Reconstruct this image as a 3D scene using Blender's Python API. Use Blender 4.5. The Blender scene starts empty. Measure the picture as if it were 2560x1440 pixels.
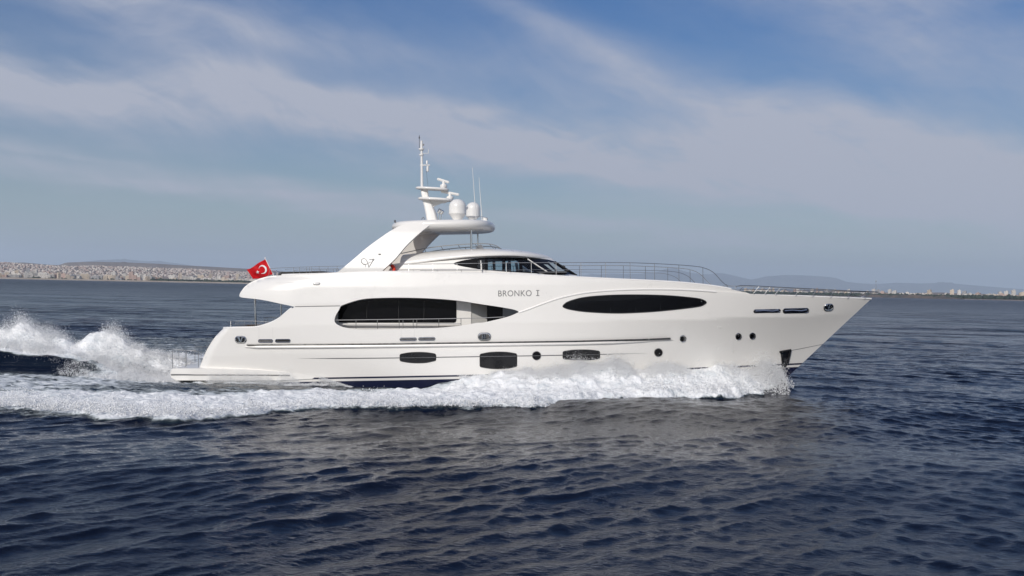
import bpy, bmesh, math, random
import numpy as np
from mathutils import Matrix, Vector
from mathutils.geometry import delaunay_2d_cdt

R_ = math.radians
scene = bpy.context.scene
col = scene.collection
rng = np.random.default_rng(7)
random.seed(7)

# ------------------------------------------------------------------ camera
F = 2600.0                                     # focal length in photo pixels (2560 wide)
TH, RO, PH = R_(3.1), R_(1.23), 1.5 / 2600
CAM = np.array([0.0, -53.6, 4.9])
FW = np.array([-math.sin(TH) * math.cos(PH), math.cos(TH) * math.cos(PH), math.sin(PH)])
R0 = np.array([math.cos(TH), math.sin(TH), 0.0])
U0 = np.cross(R0, FW)
RT = math.cos(RO) * R0 + math.sin(RO) * U0
UP = -math.sin(RO) * R0 + math.cos(RO) * U0
cd = bpy.data.cameras.new('camera')
cam = bpy.data.objects.new('camera', cd)
col.objects.link(cam)
m = Matrix.Identity(4)
for i in range(3):
    m[i][0], m[i][1], m[i][2], m[i][3] = RT[i], UP[i], -FW[i], CAM[i]
cam.matrix_world = m
cd.sensor_width = 36.0
cd.lens = 36.0 * F / 2560
cd.clip_start = 0.5
cd.clip_end = 60000
scene.camera = cam

# ------------------------------------------------------------------ render / view
scene.render.engine = 'CYCLES'
cy = scene.cycles
cy.use_denoising = True
cy.max_bounces = 10
cy.diffuse_bounces = 7
cy.glossy_bounces = 3
cy.transmission_bounces = 4
cy.transparent_max_bounces = 12
cy.volume_bounces = 1
cy.caustics_reflective = False
cy.caustics_refractive = False
cy.sample_clamp_indirect = 6
vs = scene.view_settings
vs.view_transform = 'Standard'
vs.look = 'None'
vs.exposure = 0.0
vs.gamma = 1.0

# ------------------------------------------------------------------ node helper
class NT:
    """Small expression builder for shader node trees."""
    def __init__(s, tree):
        s.t = tree; s.n = tree.nodes; s.l = tree.links
    def node(s, typ, **kw):
        n = s.n.new(typ)
        for k, v in kw.items(): setattr(n, k, v)
        return n
    def put(s, sock, v):
        if isinstance(v, bpy.types.NodeSocket): s.l.new(v, sock)
        else: sock.default_value = v
    def m(s, op, a, b=None, c=None, clamp=False):
        n = s.n.new('ShaderNodeMath'); n.operation = op; n.use_clamp = clamp
        s.put(n.inputs[0], a)
        if b is not None: s.put(n.inputs[1], b)
        if c is not None: s.put(n.inputs[2], c)
        return n.outputs[0]
    def ramp(s, x, lo, hi, a=0.0, b=1.0, smooth=True):
        n = s.n.new('ShaderNodeMapRange')
        n.interpolation_type = 'SMOOTHSTEP' if smooth else 'LINEAR'
        s.put(n.inputs[0], x); s.put(n.inputs[1], lo); s.put(n.inputs[2], hi)
        s.put(n.inputs[3], a); s.put(n.inputs[4], b)
        return n.outputs[0]
    def mix(s, f, a, b):
        n = s.n.new('ShaderNodeMix'); n.data_type = 'RGBA'
        s.put(n.inputs['Factor'], f)
        for sock, v in ((n.inputs[6], a), (n.inputs[7], b)):
            s.put(sock, v if isinstance(v, bpy.types.NodeSocket) else (*v, 1.0))
        return n.outputs[2]
    def noise(s, vec, scale, detail=4.0, rough=0.55, dist=0.0, out=0, dim='3D'):
        n = s.n.new('ShaderNodeTexNoise'); n.noise_dimensions = dim
        if vec is not None: s.put(n.inputs['Vector'], vec)
        n.inputs['Scale'].default_value = scale
        n.inputs['Detail'].default_value = detail
        n.inputs['Roughness'].default_value = rough
        n.inputs['Distortion'].default_value = dist
        return n.outputs[out]
    def mapping(s, vec, scale=(1, 1, 1), rot=(0, 0, 0), loc=(0, 0, 0)):
        n = s.n.new('ShaderNodeMapping')
        s.put(n.inputs[0], vec)
        n.inputs[1].default_value = loc; n.inputs[2].default_value = rot; n.inputs[3].default_value = scale
        return n.outputs[0]
    def xyz(s, x, y, z):
        n = s.n.new('ShaderNodeCombineXYZ')
        for i, v in enumerate((x, y, z)): s.put(n.inputs[i], v)
        return n.outputs[0]
    def sep(s, v):
        n = s.n.new('ShaderNodeSeparateXYZ'); s.put(n.inputs[0], v)
        return n.outputs

# ------------------------------------------------------------------ sun and sky
SUN_EL, SUN_AZ = R_(29), R_(21)               # azimuth: degrees to the left of straight behind the camera
TO_SUN = Vector((-math.sin(SUN_AZ) * math.cos(SUN_EL), -math.cos(SUN_AZ) * math.cos(SUN_EL), math.sin(SUN_EL)))
ld = bpy.data.lights.new('sun', 'SUN')
ld.energy = 3.05
ld.angle = R_(0.53)
ld.color = (1.0, 0.955, 0.895)
sun = bpy.data.objects.new('sun', ld)
sun.rotation_euler = TO_SUN.to_track_quat('Z', 'Y').to_euler()
sun.location = (-40, -60, 60)
col.objects.link(sun)

world = bpy.data.worlds.new('World')
scene.world = world
world.use_nodes = True
w = NT(world.node_tree)
w.n.clear()
sky = w.node('ShaderNodeTexSky', sky_type='NISHITA')
sky.sun_disc = False
sky.sun_elevation = SUN_EL
sky.sun_rotation = math.atan2(TO_SUN.x, TO_SUN.y)
sky.air_density = 1.0
sky.dust_density = 1.2
sky.ozone_density = 2.0
tc = w.node('ShaderNodeTexCoord')
dx, dy, dz = w.sep(tc.outputs['Generated'])
az = w.m('ARCTAN2', dx, dy)
el = w.m('ARCSINE', dz)
# streak noise in cloud-layer coordinates: the layer is seen in perspective, long wisps drawn by the wind
inv = w.m('DIVIDE', 1.0, w.m('ADD', w.m('MAXIMUM', dz, 0.0), 0.11))
lay = w.xyz(w.m('MULTIPLY', dx, inv), w.m('MULTIPLY', dy, inv), 0.0)
warpv = w.noise(lay, 0.9, 3.0, 0.6, 0.0, 0)
warp = w.m('MULTIPLY', w.m('SUBTRACT', warpv, 0.5), 0.06)
def streak(deg, fp, fq, sc, det, ro, off):
    """Wisps drawn out along one slanting direction of the sky."""
    k = R_(deg)
    wq = w.m('MULTIPLY', w.m('SUBTRACT', w.noise(w.xyz(az, el, off + 4.0), 3.2, 4.0, 0.55), 0.5), 0.16)
    p = w.m('SUBTRACT', w.m('MULTIPLY', az, math.cos(k)), w.m('MULTIPLY', el, math.sin(k)))
    q = w.m('ADD', w.m('ADD', w.m('MULTIPLY', az, math.sin(k)), w.m('MULTIPLY', el, math.cos(k))), wq)
    return w.noise(w.xyz(w.m('MULTIPLY', p, fp), w.m('MULTIPLY', q, fq), off), sc, det, ro, 0.25)
strk = streak(9, 2.2, 9.5, 1.7, 9.0, 0.60, 0.0)
strk2 = streak(24, 2.6, 11.0, 2.6, 9.0, 0.64, 7.3)
puff = w.noise(w.xyz(w.m('MULTIPLY', az, 1.0), w.m('MULTIPLY', el, 1.8), 2.0), 6.0, 8.0, 0.62, 0.4)
tex = w.m('ADD', w.m('ADD', w.m('MULTIPLY', strk, 0.46), w.m('MULTIPLY', strk2, 0.30)), w.m('MULTIPLY', puff, 0.24))
def ae(u, v):
    return math.atan((u - 1280) / F) - TH, (694 + 0.0215 * u - v) / F
BANDS = [  # centre (photo px), half length, half width, tilt (photo px slope, + runs down to the right), weight
    ((150, 255), 620, 85, 0.10, 0.95), ((640, 235), 330, 50, 0.42, 0.62), ((980, 318), 420, 60, 0.20, 0.72),
    ((1500, 395), 620, 62, 0.16, 0.72), ((2200, 470), 720, 105, 0.13, 1.05), ((2000, 320), 640, 90, 0.22, 0.60),
    ((2250, 120), 520, 110, 0.35, 0.50), ((450, 70), 620, 60, 0.15, 0.50), ((350, 470), 700, 26, 0.10, 0.40),
    ((1050, 520), 700, 22, 0.06, 0.36), ((1450, 120), 420, 40, 0.45, 0.28), ((1700, 590), 900, 26, 0.05, 0.40),
    ((100, 395), 500, 22, 0.12, 0.36), ((2500, 10), 500, 60, 0.1, 0.4),
]
tot = None
for (c, hl, hw, sl, wt) in BANDS:
    a0, e0 = ae(*c)
    k = math.atan(-sl)
    da = w.m('SUBTRACT', az, a0); de = w.m('ADD', w.m('SUBTRACT', el, e0), warp)
    p = w.m('MULTIPLY_ADD', da, math.cos(k) / (hl / F), w.m('MULTIPLY', de, math.sin(k) / (hl / F)))
    q = w.m('MULTIPLY_ADD', da, -math.sin(k) / (hw / F), w.m('MULTIPLY', de, math.cos(k) / (hw / F)))
    g = w.m('MULTIPLY', w.m('EXPONENT', w.m('MULTIPLY', w.m('ADD', w.m('MULTIPLY', p, p), w.m('MULTIPLY', q, q)), -1.0)), wt)
    tot = g if tot is None else w.m('ADD', tot, g)
# beyond the photographed part of the sky the same thin cloud goes on
away = w.ramp(w.m('ABSOLUTE', w.m('ADD', az, TH)), 0.62, 1.0)
tot = w.m('ADD', w.m('MINIMUM', tot, 1.15), w.m('MULTIPLY', away, 0.30))
tot = w.m('MAXIMUM', tot, w.m('MULTIPLY', w.ramp(el, 0.32, 0.6), 0.16))
cl = w.m('MULTIPLY', w.m('ADD', tot, 0.06), w.ramp(tex, 0.33, 0.63, 0.10, 1.50, smooth=False))
cl = w.m('MINIMUM', w.m('MULTIPLY', cl, 1.08), 0.94)
hs = w.node('ShaderNodeHueSaturation')
w.put(hs.inputs['Color'], sky.outputs[0])
hs.inputs['Hue'].default_value = 0.515
hs.inputs['Saturation'].default_value = 1.55
hs.inputs['Value'].default_value = 0.72
CLOUD = (4.6, 4.85, 5.75)
low_air = w.m('MULTIPLY', w.m('EXPONENT', w.m('DIVIDE', w.m('MAXIMUM', el, 0.0), -0.060)), 0.80)
base_sky = w.mix(low_air, hs.outputs[0], (3.25, 4.2, 5.35))
skycol = w.mix(cl, base_sky, CLOUD)
bg = w.node('ShaderNodeBackground')
w.put(bg.inputs[0], skycol)
bg.inputs[1].default_value = 0.105
wo = w.node('ShaderNodeOutputWorld')
w.l.new(bg.outputs[0], wo.inputs[0])

# ------------------------------------------------------------------ photo pixel -> place
def ray(u, v):
    u = np.asarray(u, float); v = np.asarray(v, float)
    return FW + RT * ((u - 1280) / F)[..., None] - UP * ((v - 720) / F)[..., None]
def P(u, v, Y=0.0):
    d = ray(u, v); t = (np.asarray(Y) - CAM[1]) / d[..., 1]
    return CAM + d * t[..., None]
def Gd(u, v, z=0.0):
    d = ray(u, v); t = (z - CAM[2]) / d[..., 2]
    return CAM + d * t[..., None]
def hit(u, v, bf):
    """Where the sight line of a photo pixel meets the near side y = -b(x, z)."""
    d = ray(u, v)
    lo = (-6.5 - CAM[1]) / d[..., 1]; hi = (0.0 - CAM[1]) / d[..., 1]
    for _ in range(40):
        mid = 0.5 * (lo + hi); p = CAM + d * mid[..., None]
        f = p[..., 1] + bf(p[..., 0], p[..., 2])
        lo = np.where(f < 0, mid, lo); hi = np.where(f < 0, hi, mid)
    return CAM + d * hi[..., None]

# ------------------------------------------------------------------ object helpers
def link(name, me, mat=None, parent=None, smooth=False):
    o = bpy.data.objects.new(name, me)
    col.objects.link(o)
    if mat is not None: me.materials.append(mat)
    if parent is not None: o.parent = parent
    if smooth: me.polygons.foreach_set('use_smooth', np.ones(len(me.polygons), bool))
    return o
def mesh(name, verts, faces):
    me = bpy.data.meshes.new(name)
    me.from_pydata([tuple(map(float, v)) for v in verts], [], [tuple(map(int, f)) for f in faces])
    me.update()
    return me
def fast_mesh(name, V, Fq, smooth=True):
    """Large mesh from arrays: V (n,3), Fq (m,k)."""
    me = bpy.data.meshes.new(name)
    V = np.ascontiguousarray(V, np.float32); Fq = np.ascontiguousarray(Fq, np.int32)
    k = Fq.shape[1]
    me.vertices.add(len(V)); me.vertices.foreach_set('co', V.ravel())
    me.loops.add(Fq.size); me.loops.foreach_set('vertex_index', Fq.ravel())
    me.polygons.add(len(Fq)); me.polygons.foreach_set('loop_start', np.arange(0, Fq.size, k, dtype=np.int32))
    me.update(calc_edges=True)
    if smooth: me.polygons.foreach_set('use_smooth', np.ones(len(Fq), bool))
    return me
def tag(o, label=None, cat=None, group=None, kind=None):
    for k, v in (('label', label), ('category', cat), ('group', group), ('kind', kind)):
        if v: o[k] = v
    return o

class MB:
    """Collects simple solids into ONE mesh."""
    def __init__(s): s.v = []; s.f = []
    def add(s, V, Fs):
        b = len(s.v); s.v += [tuple(map(float, p)) for p in V]; s.f += [tuple(int(i) + b for i in f) for f in Fs]
        return s
    def box(s, c, size, rz=0.0, rx=0.0, ry=0.0):
        M = Matrix.Rotation(rz, 3, 'Z') @ Matrix.Rotation(ry, 3, 'Y') @ Matrix.Rotation(rx, 3, 'X')
        V = [Vector(c) + M @ Vector((a * size[0] / 2, b * size[1] / 2, d * size[2] / 2)) for a in (-1, 1) for b in (-1, 1) for d in (-1, 1)]
        return s.add(V, [(0, 1, 3, 2), (4, 6, 7, 5), (0, 4, 5, 1), (2, 3, 7, 6), (0, 2, 6, 4), (1, 5, 7, 3)])
    def tube(s, pts, r, n=8, cap=True, squash=1.0):
        pts = [Vector(tuple(map(float, p))) for p in pts]
        rr = r if hasattr(r, '__len__') else [r] * len(pts)
        V = []; Fs = []
        ref = Vector((0, 0, 1))
        for i, p in enumerate(pts):
            t = (pts[min(i + 1, len(pts) - 1)] - pts[max(i - 1, 0)]).normalized()
            up = ref if abs(t.dot(ref)) < 0.95 else Vector((0, 1, 0))
            a = t.cross(up).normalized(); b = a.cross(t).normalized()
            for k in range(n):
                an = 2 * math.pi * k / n
                V.append(p + a * (math.cos(an) * rr[i] * squash) + b * (math.sin(an) * rr[i]))
        for i in range(len(pts) - 1):
            for k in range(n):
                k2 = (k + 1) % n
                Fs.append((i * n + k, i * n + k2, (i + 1) * n + k2, (i + 1) * n + k))
        if cap:
            Fs.append(tuple(range(n - 1, -1, -1))); Fs.append(tuple((len(pts) - 1) * n + k for k in range(n)))
        return s.add(V, Fs)
    def lathe(s, c, prof, n=24, axis=None):
        """prof: (radius, height) pairs, revolved about the axis through c."""
        ax = Vector(axis or (0, 0, 1)).normalized()
        a = ax.orthogonal().normalized(); b = ax.cross(a)
        V = []; Fs = []
        for (r, h) in prof:
            for k in range(n):
                t = 2 * math.pi * k / n
                V.append(Vector(c) + ax * h + a * (r * math.cos(t)) + b * (r * math.sin(t)))
        for i in range(len(prof) - 1):
            for k in range(n):
                k2 = (k + 1) % n
                Fs.append((i * n + k, i * n + k2, (i + 1) * n + k2, (i + 1) * n + k))
        Fs.append(tuple(range(n - 1, -1, -1))); Fs.append(tuple((len(prof) - 1) * n + k for k in range(n)))
        return s.add(V, Fs)
    def prism(s, poly, d):
        """Closed 3-D outline extruded by the vector d."""
        n = len(poly); d = Vector(d)
        V = [Vector(tuple(map(float, p))) for p in poly]; V += [p + d for p in V]
        Fs = [tuple(range(n)), tuple(range(2 * n - 1, n - 1, -1))] + [(i, i + n, (i + 1) % n + n, (i + 1) % n) for i in range(n)]
        return s.add(V, Fs)
    def grid(s, Pts):
        """Pts (r,c,3) -> quads."""
        Pts = np.asarray(Pts); r, c = Pts.shape[:2]
        return s.add(Pts.reshape(-1, 3), [(i * c + j, i * c + j + 1, (i + 1) * c + j + 1, (i + 1) * c + j) for i in range(r - 1) for j in range(c - 1)])
    def mirror(s, joined=False):
        """The same shapes again on the far side of the boat (an object of their own unless joined)."""
        if not joined: s.twin = True; return s
        n = len(s.v); s.v += [(x, -y, z) for x, y, z in s.v]; s.f += [tuple(i + n for i in reversed(f)) for f in s.f]
        return s
    twin = False
    def build(s, name, mat, parent=None, smooth=True, bevel=0.0, angle=35):
        if s.twin:
            o2 = MB(); o2.v = [(x, -y, z) for x, y, z in s.v]; o2.f = [tuple(reversed(f)) for f in s.f]; o2.build(name, mat, parent, smooth, bevel, angle)
        me = mesh(name, s.v, s.f)
        bm = bmesh.new(); bm.from_mesh(me)
        bmesh.ops.recalc_face_normals(bm, faces=bm.faces)
        if bevel: bmesh.ops.bevel(bm, geom=list(bm.edges), offset=bevel, segments=2, affect='EDGES', clamp_overlap=True)
        bm.to_mesh(me); bm.free()
        o = link(name, me, mat, parent)
        if smooth:
            me.polygons.foreach_set('use_smooth', np.ones(len(me.polygons), bool))
            me.set_sharp_from_angle(angle=R_(angle))
        return o

# ------------------------------------------------------------------ materials
def pmat(name, base, rough=0.4, metal=0.0, spec=0.5, coat=0.0, var=0.0, vscale=3.0, alpha=None, trans=0.0):
    mt = bpy.data.materials.new(name); mt.use_nodes = True
    t = NT(mt.node_tree); b = t.n['Principled BSDF']
    b.inputs['Base Color'].default_value = (*base, 1)
    b.inputs['Roughness'].default_value = rough
    b.inputs['Metallic'].default_value = metal
    b.inputs['Specular IOR Level'].default_value = spec
    b.inputs['Coat Weight'].default_value = coat
    b.inputs['Coat Roughness'].default_value = 0.06
    if trans: b.inputs['Transmission Weight'].default_value = trans
    if var:
        tcn = t.node('ShaderNodeTexCoord')
        n = t.noise(tcn.outputs['Object'], vscale, 5, 0.6)
        c = t.mix(t.ramp(n, 0.3, 0.7), [max(0, x * (1 - var)) for x in base], [min(1, x * (1 + var)) for x in base])
        t.put(b.inputs['Base Color'], c)
        t.put(b.inputs['Roughness'], t.ramp(n, 0.2, 0.8, rough * 0.85, min(1, rough * 1.2)))
    return mt
M_white = pmat('white_gelcoat', (0.80, 0.778, 0.738), 0.30, coat=0.35, var=0.012, vscale=0.7)
M_white2 = pmat('white_paint', (0.80, 0.783, 0.75), 0.35, coat=0.2, var=0.012, vscale=1.3)
M_glass = pmat('black_glass', (0.004, 0.004, 0.005), 0.07, spec=0.22)
M_port = pmat('hull_glass', (0.013, 0.013, 0.014), 0.14, spec=0.4, var=0.35, vscale=2.2)
M_rail = pmat('rail_steel', (0.33, 0.33, 0.33), 0.32, metal=1.0)
M_steel = pmat('polished_steel', (0.62, 0.62, 0.61), 0.16, metal=1.0, var=0.05, vscale=6)
M_sdark = pmat('brushed_steel', (0.26, 0.25, 0.24), 0.3, metal=1.0, var=0.12, vscale=9)
M_navy = pmat('navy_antifouling', (0.010, 0.014, 0.045), 0.3, spec=0.4, var=0.3, vscale=2.0)
M_black = pmat('black_rubber', (0.012, 0.012, 0.013), 0.45, var=0.2, vscale=4)
M_strip = pmat('dark_strip', (0.075, 0.075, 0.075), 0.28, metal=0.6, var=0.25, vscale=4)
M_screen = pmat('sky_pale_glass', (0.36, 0.42, 0.42), 0.12)  # pale base colour stands in for bright sky through the front glass
M_grey = pmat('grey_trim', (0.19, 0.19, 0.19), 0.3, metal=0.6)
M_letter = pmat('letter_grey', (0.17, 0.17, 0.17), 0.45)
M_scroll = pmat('scroll_grey', (0.30, 0.30, 0.295), 0.45)
M_shade = pmat('shade_and_joint_white', (0.62, 0.61, 0.58), 0.45, var=0.02)  # duller white: painted shade of the side-deck recess, also joint lines
M_red = pmat('flag_red', (0.50, 0.008, 0.012), 0.7, spec=0.2, var=0.12, vscale=3)
M_fwhite = pmat('flag_white', (0.78, 0.77, 0.76), 0.7, spec=0.2)
M_buoy = pmat('buoy_orange', (0.75, 0.045, 0.012), 0.45, var=0.06)
M_teak = pmat('teak_deck', (0.28, 0.17, 0.09), 0.6, var=0.2, vscale=5)
M_seat = pmat('dark_leather', (0.05, 0.052, 0.058), 0.5, var=0.2, vscale=4)
def tint_mat():
    mt = bpy.data.materials.new('tinted_window'); mt.use_nodes = True
    t = NT(mt.node_tree); t.n.clear()
    o = t.node('ShaderNodeOutputMaterial'); mx = t.node('ShaderNodeMixShader')
    tr = t.node('ShaderNodeBsdfTransparent'); tr.inputs[0].default_value = (0.84, 0.90, 0.90, 1)
    gl = t.node('ShaderNodeBsdfGlossy'); gl.inputs[0].default_value = (0.95, 0.97, 1, 1); gl.inputs[1].default_value = 0.03
    fr = t.node('ShaderNodeFresnel'); fr.inputs[0].default_value = 1.42
    t.l.new(fr.outputs[0], mx.inputs[0]); t.l.new(tr.outputs[0], mx.inputs[1]); t.l.new(gl.outputs[0], mx.inputs[2])
    t.l.new(mx.outputs[0], o.inputs[0])
    return mt
M_tint = tint_mat()
# ================================================================== THE YACHT
TT = 0.040                                       # running trim, bow up
def sm(x, a, b):
    t = np.clip((x - a) / (b - a), 0, 1); return t * t * (3 - 2 * t)
def stem_x(z): return 15.37 - (4.77 - z) * 1.007
TR_Z = [-0.8, 0.67, 1.6, 2.3, 2.66, 4.0]; TR_X = [-18.6, -18.02, -17.62, -17.2, -16.83, -16.4]
def b_hull(x, z):
    """Half breadth of hull and upper sides at (x, z)."""
    x = np.asarray(x, float); z = np.asarray(z, float)
    zr = z - TT * x
    B = np.interp(zr, [-0.9, 0.8, 2.0, 3.37, 4.4, 5.2, 5.9, 6.4], [2.9, 3.44, 3.62, 3.72, 3.70, 3.64, 3.52, 3.40])
    t = np.clip((zr - 0.6) / (3.37 - 0.6), 0, 1)
    p = 1.5 + 0.75 * t ** 1.6
    p = np.where(zr < 0.6, 1.5 - 0.1 * np.clip(0.6 - zr, 0, 1.5), p)
    X0 = -3.0
    s = np.clip((x - X0) / np.maximum(stem_x(z) - X0, 0.1), 0, 1)
    b = B * (1 - s ** p)
    b = b * (1 - 0.055 * (np.clip(-x - 7, 0, None) / 10) ** 2)
    xt = np.interp(z, TR_Z, TR_X) - 0.10
    d = np.clip(x - xt, 0.0, 0.55)
    rnd = 0.55 - np.sqrt(np.maximum(0.55 ** 2 - (0.55 - d) ** 2, 0))
    b = b - np.where(z < 4.0, rnd * 0.8, 0.0)
    return np.maximum(b, 0.0)
OV_Z = [4.05, 4.29, 4.6, 4.9, 5.1, 5.27, 5.6]; OV_X = [-16.2, -16.17, -15.95, -15.55, -15.0, -14.3, -14.2]
def b_upper(x, z):
    x = np.asarray(x, float); z = np.asarray(z, float)
    b = b_hull(x, np.maximum(z, 4.0)) - 0.035
    xt = np.interp(z, OV_Z, OV_X) - 0.12
    d = np.clip(x - xt, 0.0, 3.2) / 3.2
    b = b - 0.62 * (1 - np.sqrt(np.maximum(1 - (1 - d) ** 2, 0)))
    # top edge of the bulwark rolls inboard
    return np.maximum(b, 0.0)

def inpoly(px, py, poly):
    n = len(poly); inside = np.zeros(len(px), bool); j = n - 1
    for i in range(n):
        xi, yi = poly[i]; xj, yj = poly[j]
        c = ((yi > py) != (yj > py)) & (px < (xj - xi) * (py - yi) / ((yj - yi) if yj != yi else 1e-9) + xi)
        inside ^= c; j = i
    return inside
def dense(poly, step, closed=True):
    out = []
    n = len(poly)
    for i in range(n if closed else n - 1):
        a = np.array(poly[i], float); b = np.array(poly[(i + 1) % n], float)
        k = max(1, int(np.linalg.norm(b - a) / step))
        out += [a + (b - a) * t / k for t in range(k)]
    if not closed: out.append(np.array(poly[-1], float))
    return out
def curve(pts, step=5.0, closed=False):
    """Catmull-Rom through photo points."""
    P_ = [np.array(p, float) for p in pts]; n = len(P_)
    out = []
    rngi = range(n if closed else n - 1)
    for i in rngi:
        p0 = P_[(i - 1) % n] if (closed or i > 0) else P_[i]
        p1 = P_[i]; p2 = P_[(i + 1) % n]
        p3 = P_[(i + 2) % n] if (closed or i + 2 < n) else p2
        k = max(2, int(np.linalg.norm(p2 - p1) / step))
        for t in np.linspace(0, 1, k, endpoint=False):
            out.append(0.5 * ((2 * p1) + (-p0 + p2) * t + (2 * p0 - 5 * p1 + 4 * p2 - p3) * t * t + (-p0 + 3 * p1 - 3 * p2 + p3) * t ** 3))
    if not closed: out.append(P_[-1])
    return [tuple(p) for p in out]
def triangulate(poly, step, holes=()):
    """Constrained triangles of a photo-pixel outline with inner grid points."""
    b = dense(poly, step)
    loops = [b] + [dense(h, step) for h in holes]
    pts = []; edges = []
    for lp in loops:
        s0 = len(pts); pts += lp
        edges += [(s0 + i, s0 + (i + 1) % len(lp)) for i in range(len(lp))]
    A = np.array(poly); x0, y0 = A.min(0); x1, y1 = A.max(0)
    gx, gy = np.meshgrid(np.arange(x0 + step * 0.37, x1, step), np.arange(y0 + step * 0.41, y1, step))
    gx = gx.ravel(); gy = gy.ravel()
    keep = inpoly(gx, gy, poly)
    for h in holes: keep &= ~inpoly(gx, gy, h)
    bd = np.array(pts)
    gx = gx[keep]; gy = gy[keep]
    if len(gx):
        dm = np.array([np.min((bd[:, 0] - a) ** 2 + (bd[:, 1] - c) ** 2) for a, c in zip(gx, gy)])
        k2 = dm > (0.45 * step) ** 2
        pts += [np.array((a, c)) for a, c in zip(gx[k2], gy[k2])]
    v, e, f, _, _, _ = delaunay_2d_cdt([Vector((float(p[0]), float(p[1]))) for p in pts], edges, [], 0, 1e-5)
    V = np.array([(q.x, q.y) for q in v]); T = np.array([t for t in f if len(t) == 3])
    c = V[T].mean(1)
    k = inpoly(c[:, 0], c[:, 1], poly)
    for h in holes: k &= ~inpoly(c[:, 0], c[:, 1], h)
    return V, T[k]
def skin(name, poly, bf, mat, parent, thick=0.09, out=0.0, step=7.0, holes=(), mirror=False, grow=None):
    """A panel that follows the side y = -b(x, z), traced by an outline, with real thickness."""
    V2, T = triangulate(poly, step, holes)
    fb = (lambda x, z: bf(x, z) + out)
    V = hit(V2[:, 0], V2[:, 1], fb)
    e = 0.02
    bx = (fb(V[:, 0] + e, V[:, 2]) - fb(V[:, 0] - e, V[:, 2])) / (2 * e)
    bz = (fb(V[:, 0], V[:, 2] + e) - fb(V[:, 0], V[:, 2] - e)) / (2 * e)
    N = np.stack([-bx, -np.ones_like(bx), -bz], 1); N /= np.linalg.norm(N, axis=1)[:, None]
    n = len(V)
    # orient so that the triangle normals face out (towards -y)
    tn = np.cross(V[T[:, 1]] - V[T[:, 0]], V[T[:, 2]] - V[T[:, 0]])
    flip = tn[:, 1] > 0
    T = T.copy(); T[flip] = T[flip][:, ::-1]
    Vi = V.copy(); Vi[:, 1] = np.minimum(Vi[:, 1] + thick, -0.0)
    ed = {}
    for t in T:
        for a, b in ((t[0], t[1]), (t[1], t[2]), (t[2], t[0])):
            ed[(a, b)] = 1
    rim = [(a, b) for (a, b) in ed if (b, a) not in ed]
    VV = [V, Vi]; NN = [N, -N]; faces = [tuple(t) for t in T] + [tuple(n + i for i in t[::-1]) for t in T]
    base = 2 * n
    rv = []; rn = []
    for a, b in rim:
        q = np.array([V[a], Vi[a], Vi[b], V[b]])
        nn = np.cross(q[1] - q[0], q[3] - q[0]); ln = np.linalg.norm(nn)
        nn = nn / ln if ln > 1e-9 else N[a]
        k = base + len(rv); rv += list(q); rn += [nn] * 4
        faces.append((k, k + 1, k + 2, k + 3))
    if rv:
        VV.append(np.array(rv)); NN.append(np.array(rn))
    VV = np.concatenate(VV); NN = np.concatenate(NN)
    def make(VV, NN, faces):
        me = mesh(name, VV, faces)
        me.polygons.foreach_set('use_smooth', np.ones(len(me.polygons), bool))
        me.normals_split_custom_set_from_vertices([tuple(x) for x in NN])
        return link(name, me, mat, parent)
    M = np.array([1, -1, 1.0])
    if mirror == 'joined':
        k = len(VV)
        VV = np.concatenate([VV, VV * M]); NN = np.concatenate([NN, NN * M])
        faces = faces + [tuple(i + k for i in f[::-1]) for f in faces]
    elif mirror:
        make(VV * M, NN * M, [f[::-1] for f in faces])
    return make(VV, NN, faces)
def on(path, bf, out=0.0):
    a = np.array(path, float)
    return hit(a[:, 0], a[:, 1], lambda x, z: bf(x, z) + out)
def ellipse(cx, cy, rx, ry, n=28):
    return [(cx + rx * math.cos(t), cy + ry * math.sin(t)) for t in np.linspace(0, 2 * math.pi, n, endpoint=False)]
def rrect(x0, y0, x1, y1, r, n=5):
    out = []
    for cx, cy, a in ((x1 - r, y0 + r, -90), (x1 - r, y1 - r, 0), (x0 + r, y1 - r, 90), (x0 + r, y0 + r, 180)):
        out += [(cx + r * math.cos(R_(a + 90 * k / n)), cy + r * math.sin(R_(a + 90 * k / n))) for k in range(n + 1)]
    return out

M_pjoint = pmat('glass_joint', (0.03, 0.03, 0.03), 0.4)
yacht = bpy.data.objects.new('motor_yacht', None); col.objects.link(yacht)
yacht.empty_display_size = 1.0
tag(yacht, 'long white motor yacht under way with black oval side windows and a radar mast', 'yacht')

# ---- traced lines (photo pixels)
bulwark_aft = curve([(560, 820), (600, 819), (640, 818), (660, 813), (680, 806), (700, 795), (714, 783), (726, 773), (733, 769.5), (735, 767)], 5)
seam = [(735, 766.5), (852, 764.6)]
open_left = curve([(852, 765), (846, 777), (840, 787), (836, 800), (840, 809), (857, 817.5), (890, 822.5), (942, 823), (1040, 821), (1097, 819.5), (1152, 814), (1190, 807.5), (1210, 806), (1250, 797), (1275, 790), (1297, 780.5)], 5)
open_top = curve([(852, 764.6), (872, 757), (900, 749), (932, 745.5), (1000, 744), (1075, 746), (1140, 751), (1200, 760), (1250, 767.5), (1285, 774), (1297, 779)], 5)
crease = curve([(1297, 780), (1320, 772), (1360, 757), (1400, 744), (1450, 733), (1500, 727), (1560, 723.5), (1625, 722), (1700, 723), (1760, 726), (1790, 728.5)], 6)
fore_top = [(1790, 728.5), (1840, 731.5), (1880, 735), (2000, 740), (2100, 744), (2178, 747)]
stem = [(2178, 747), (2057, 860), (1960, 951), (1920, 990)]
keel = [(1800, 1003), (1400, 1004), (900, 1006), (520, 1006)]
transom = curve([(478, 960), (498, 920), (514, 881), (530, 853), (545, 834), (560, 820)], 5)
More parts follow.
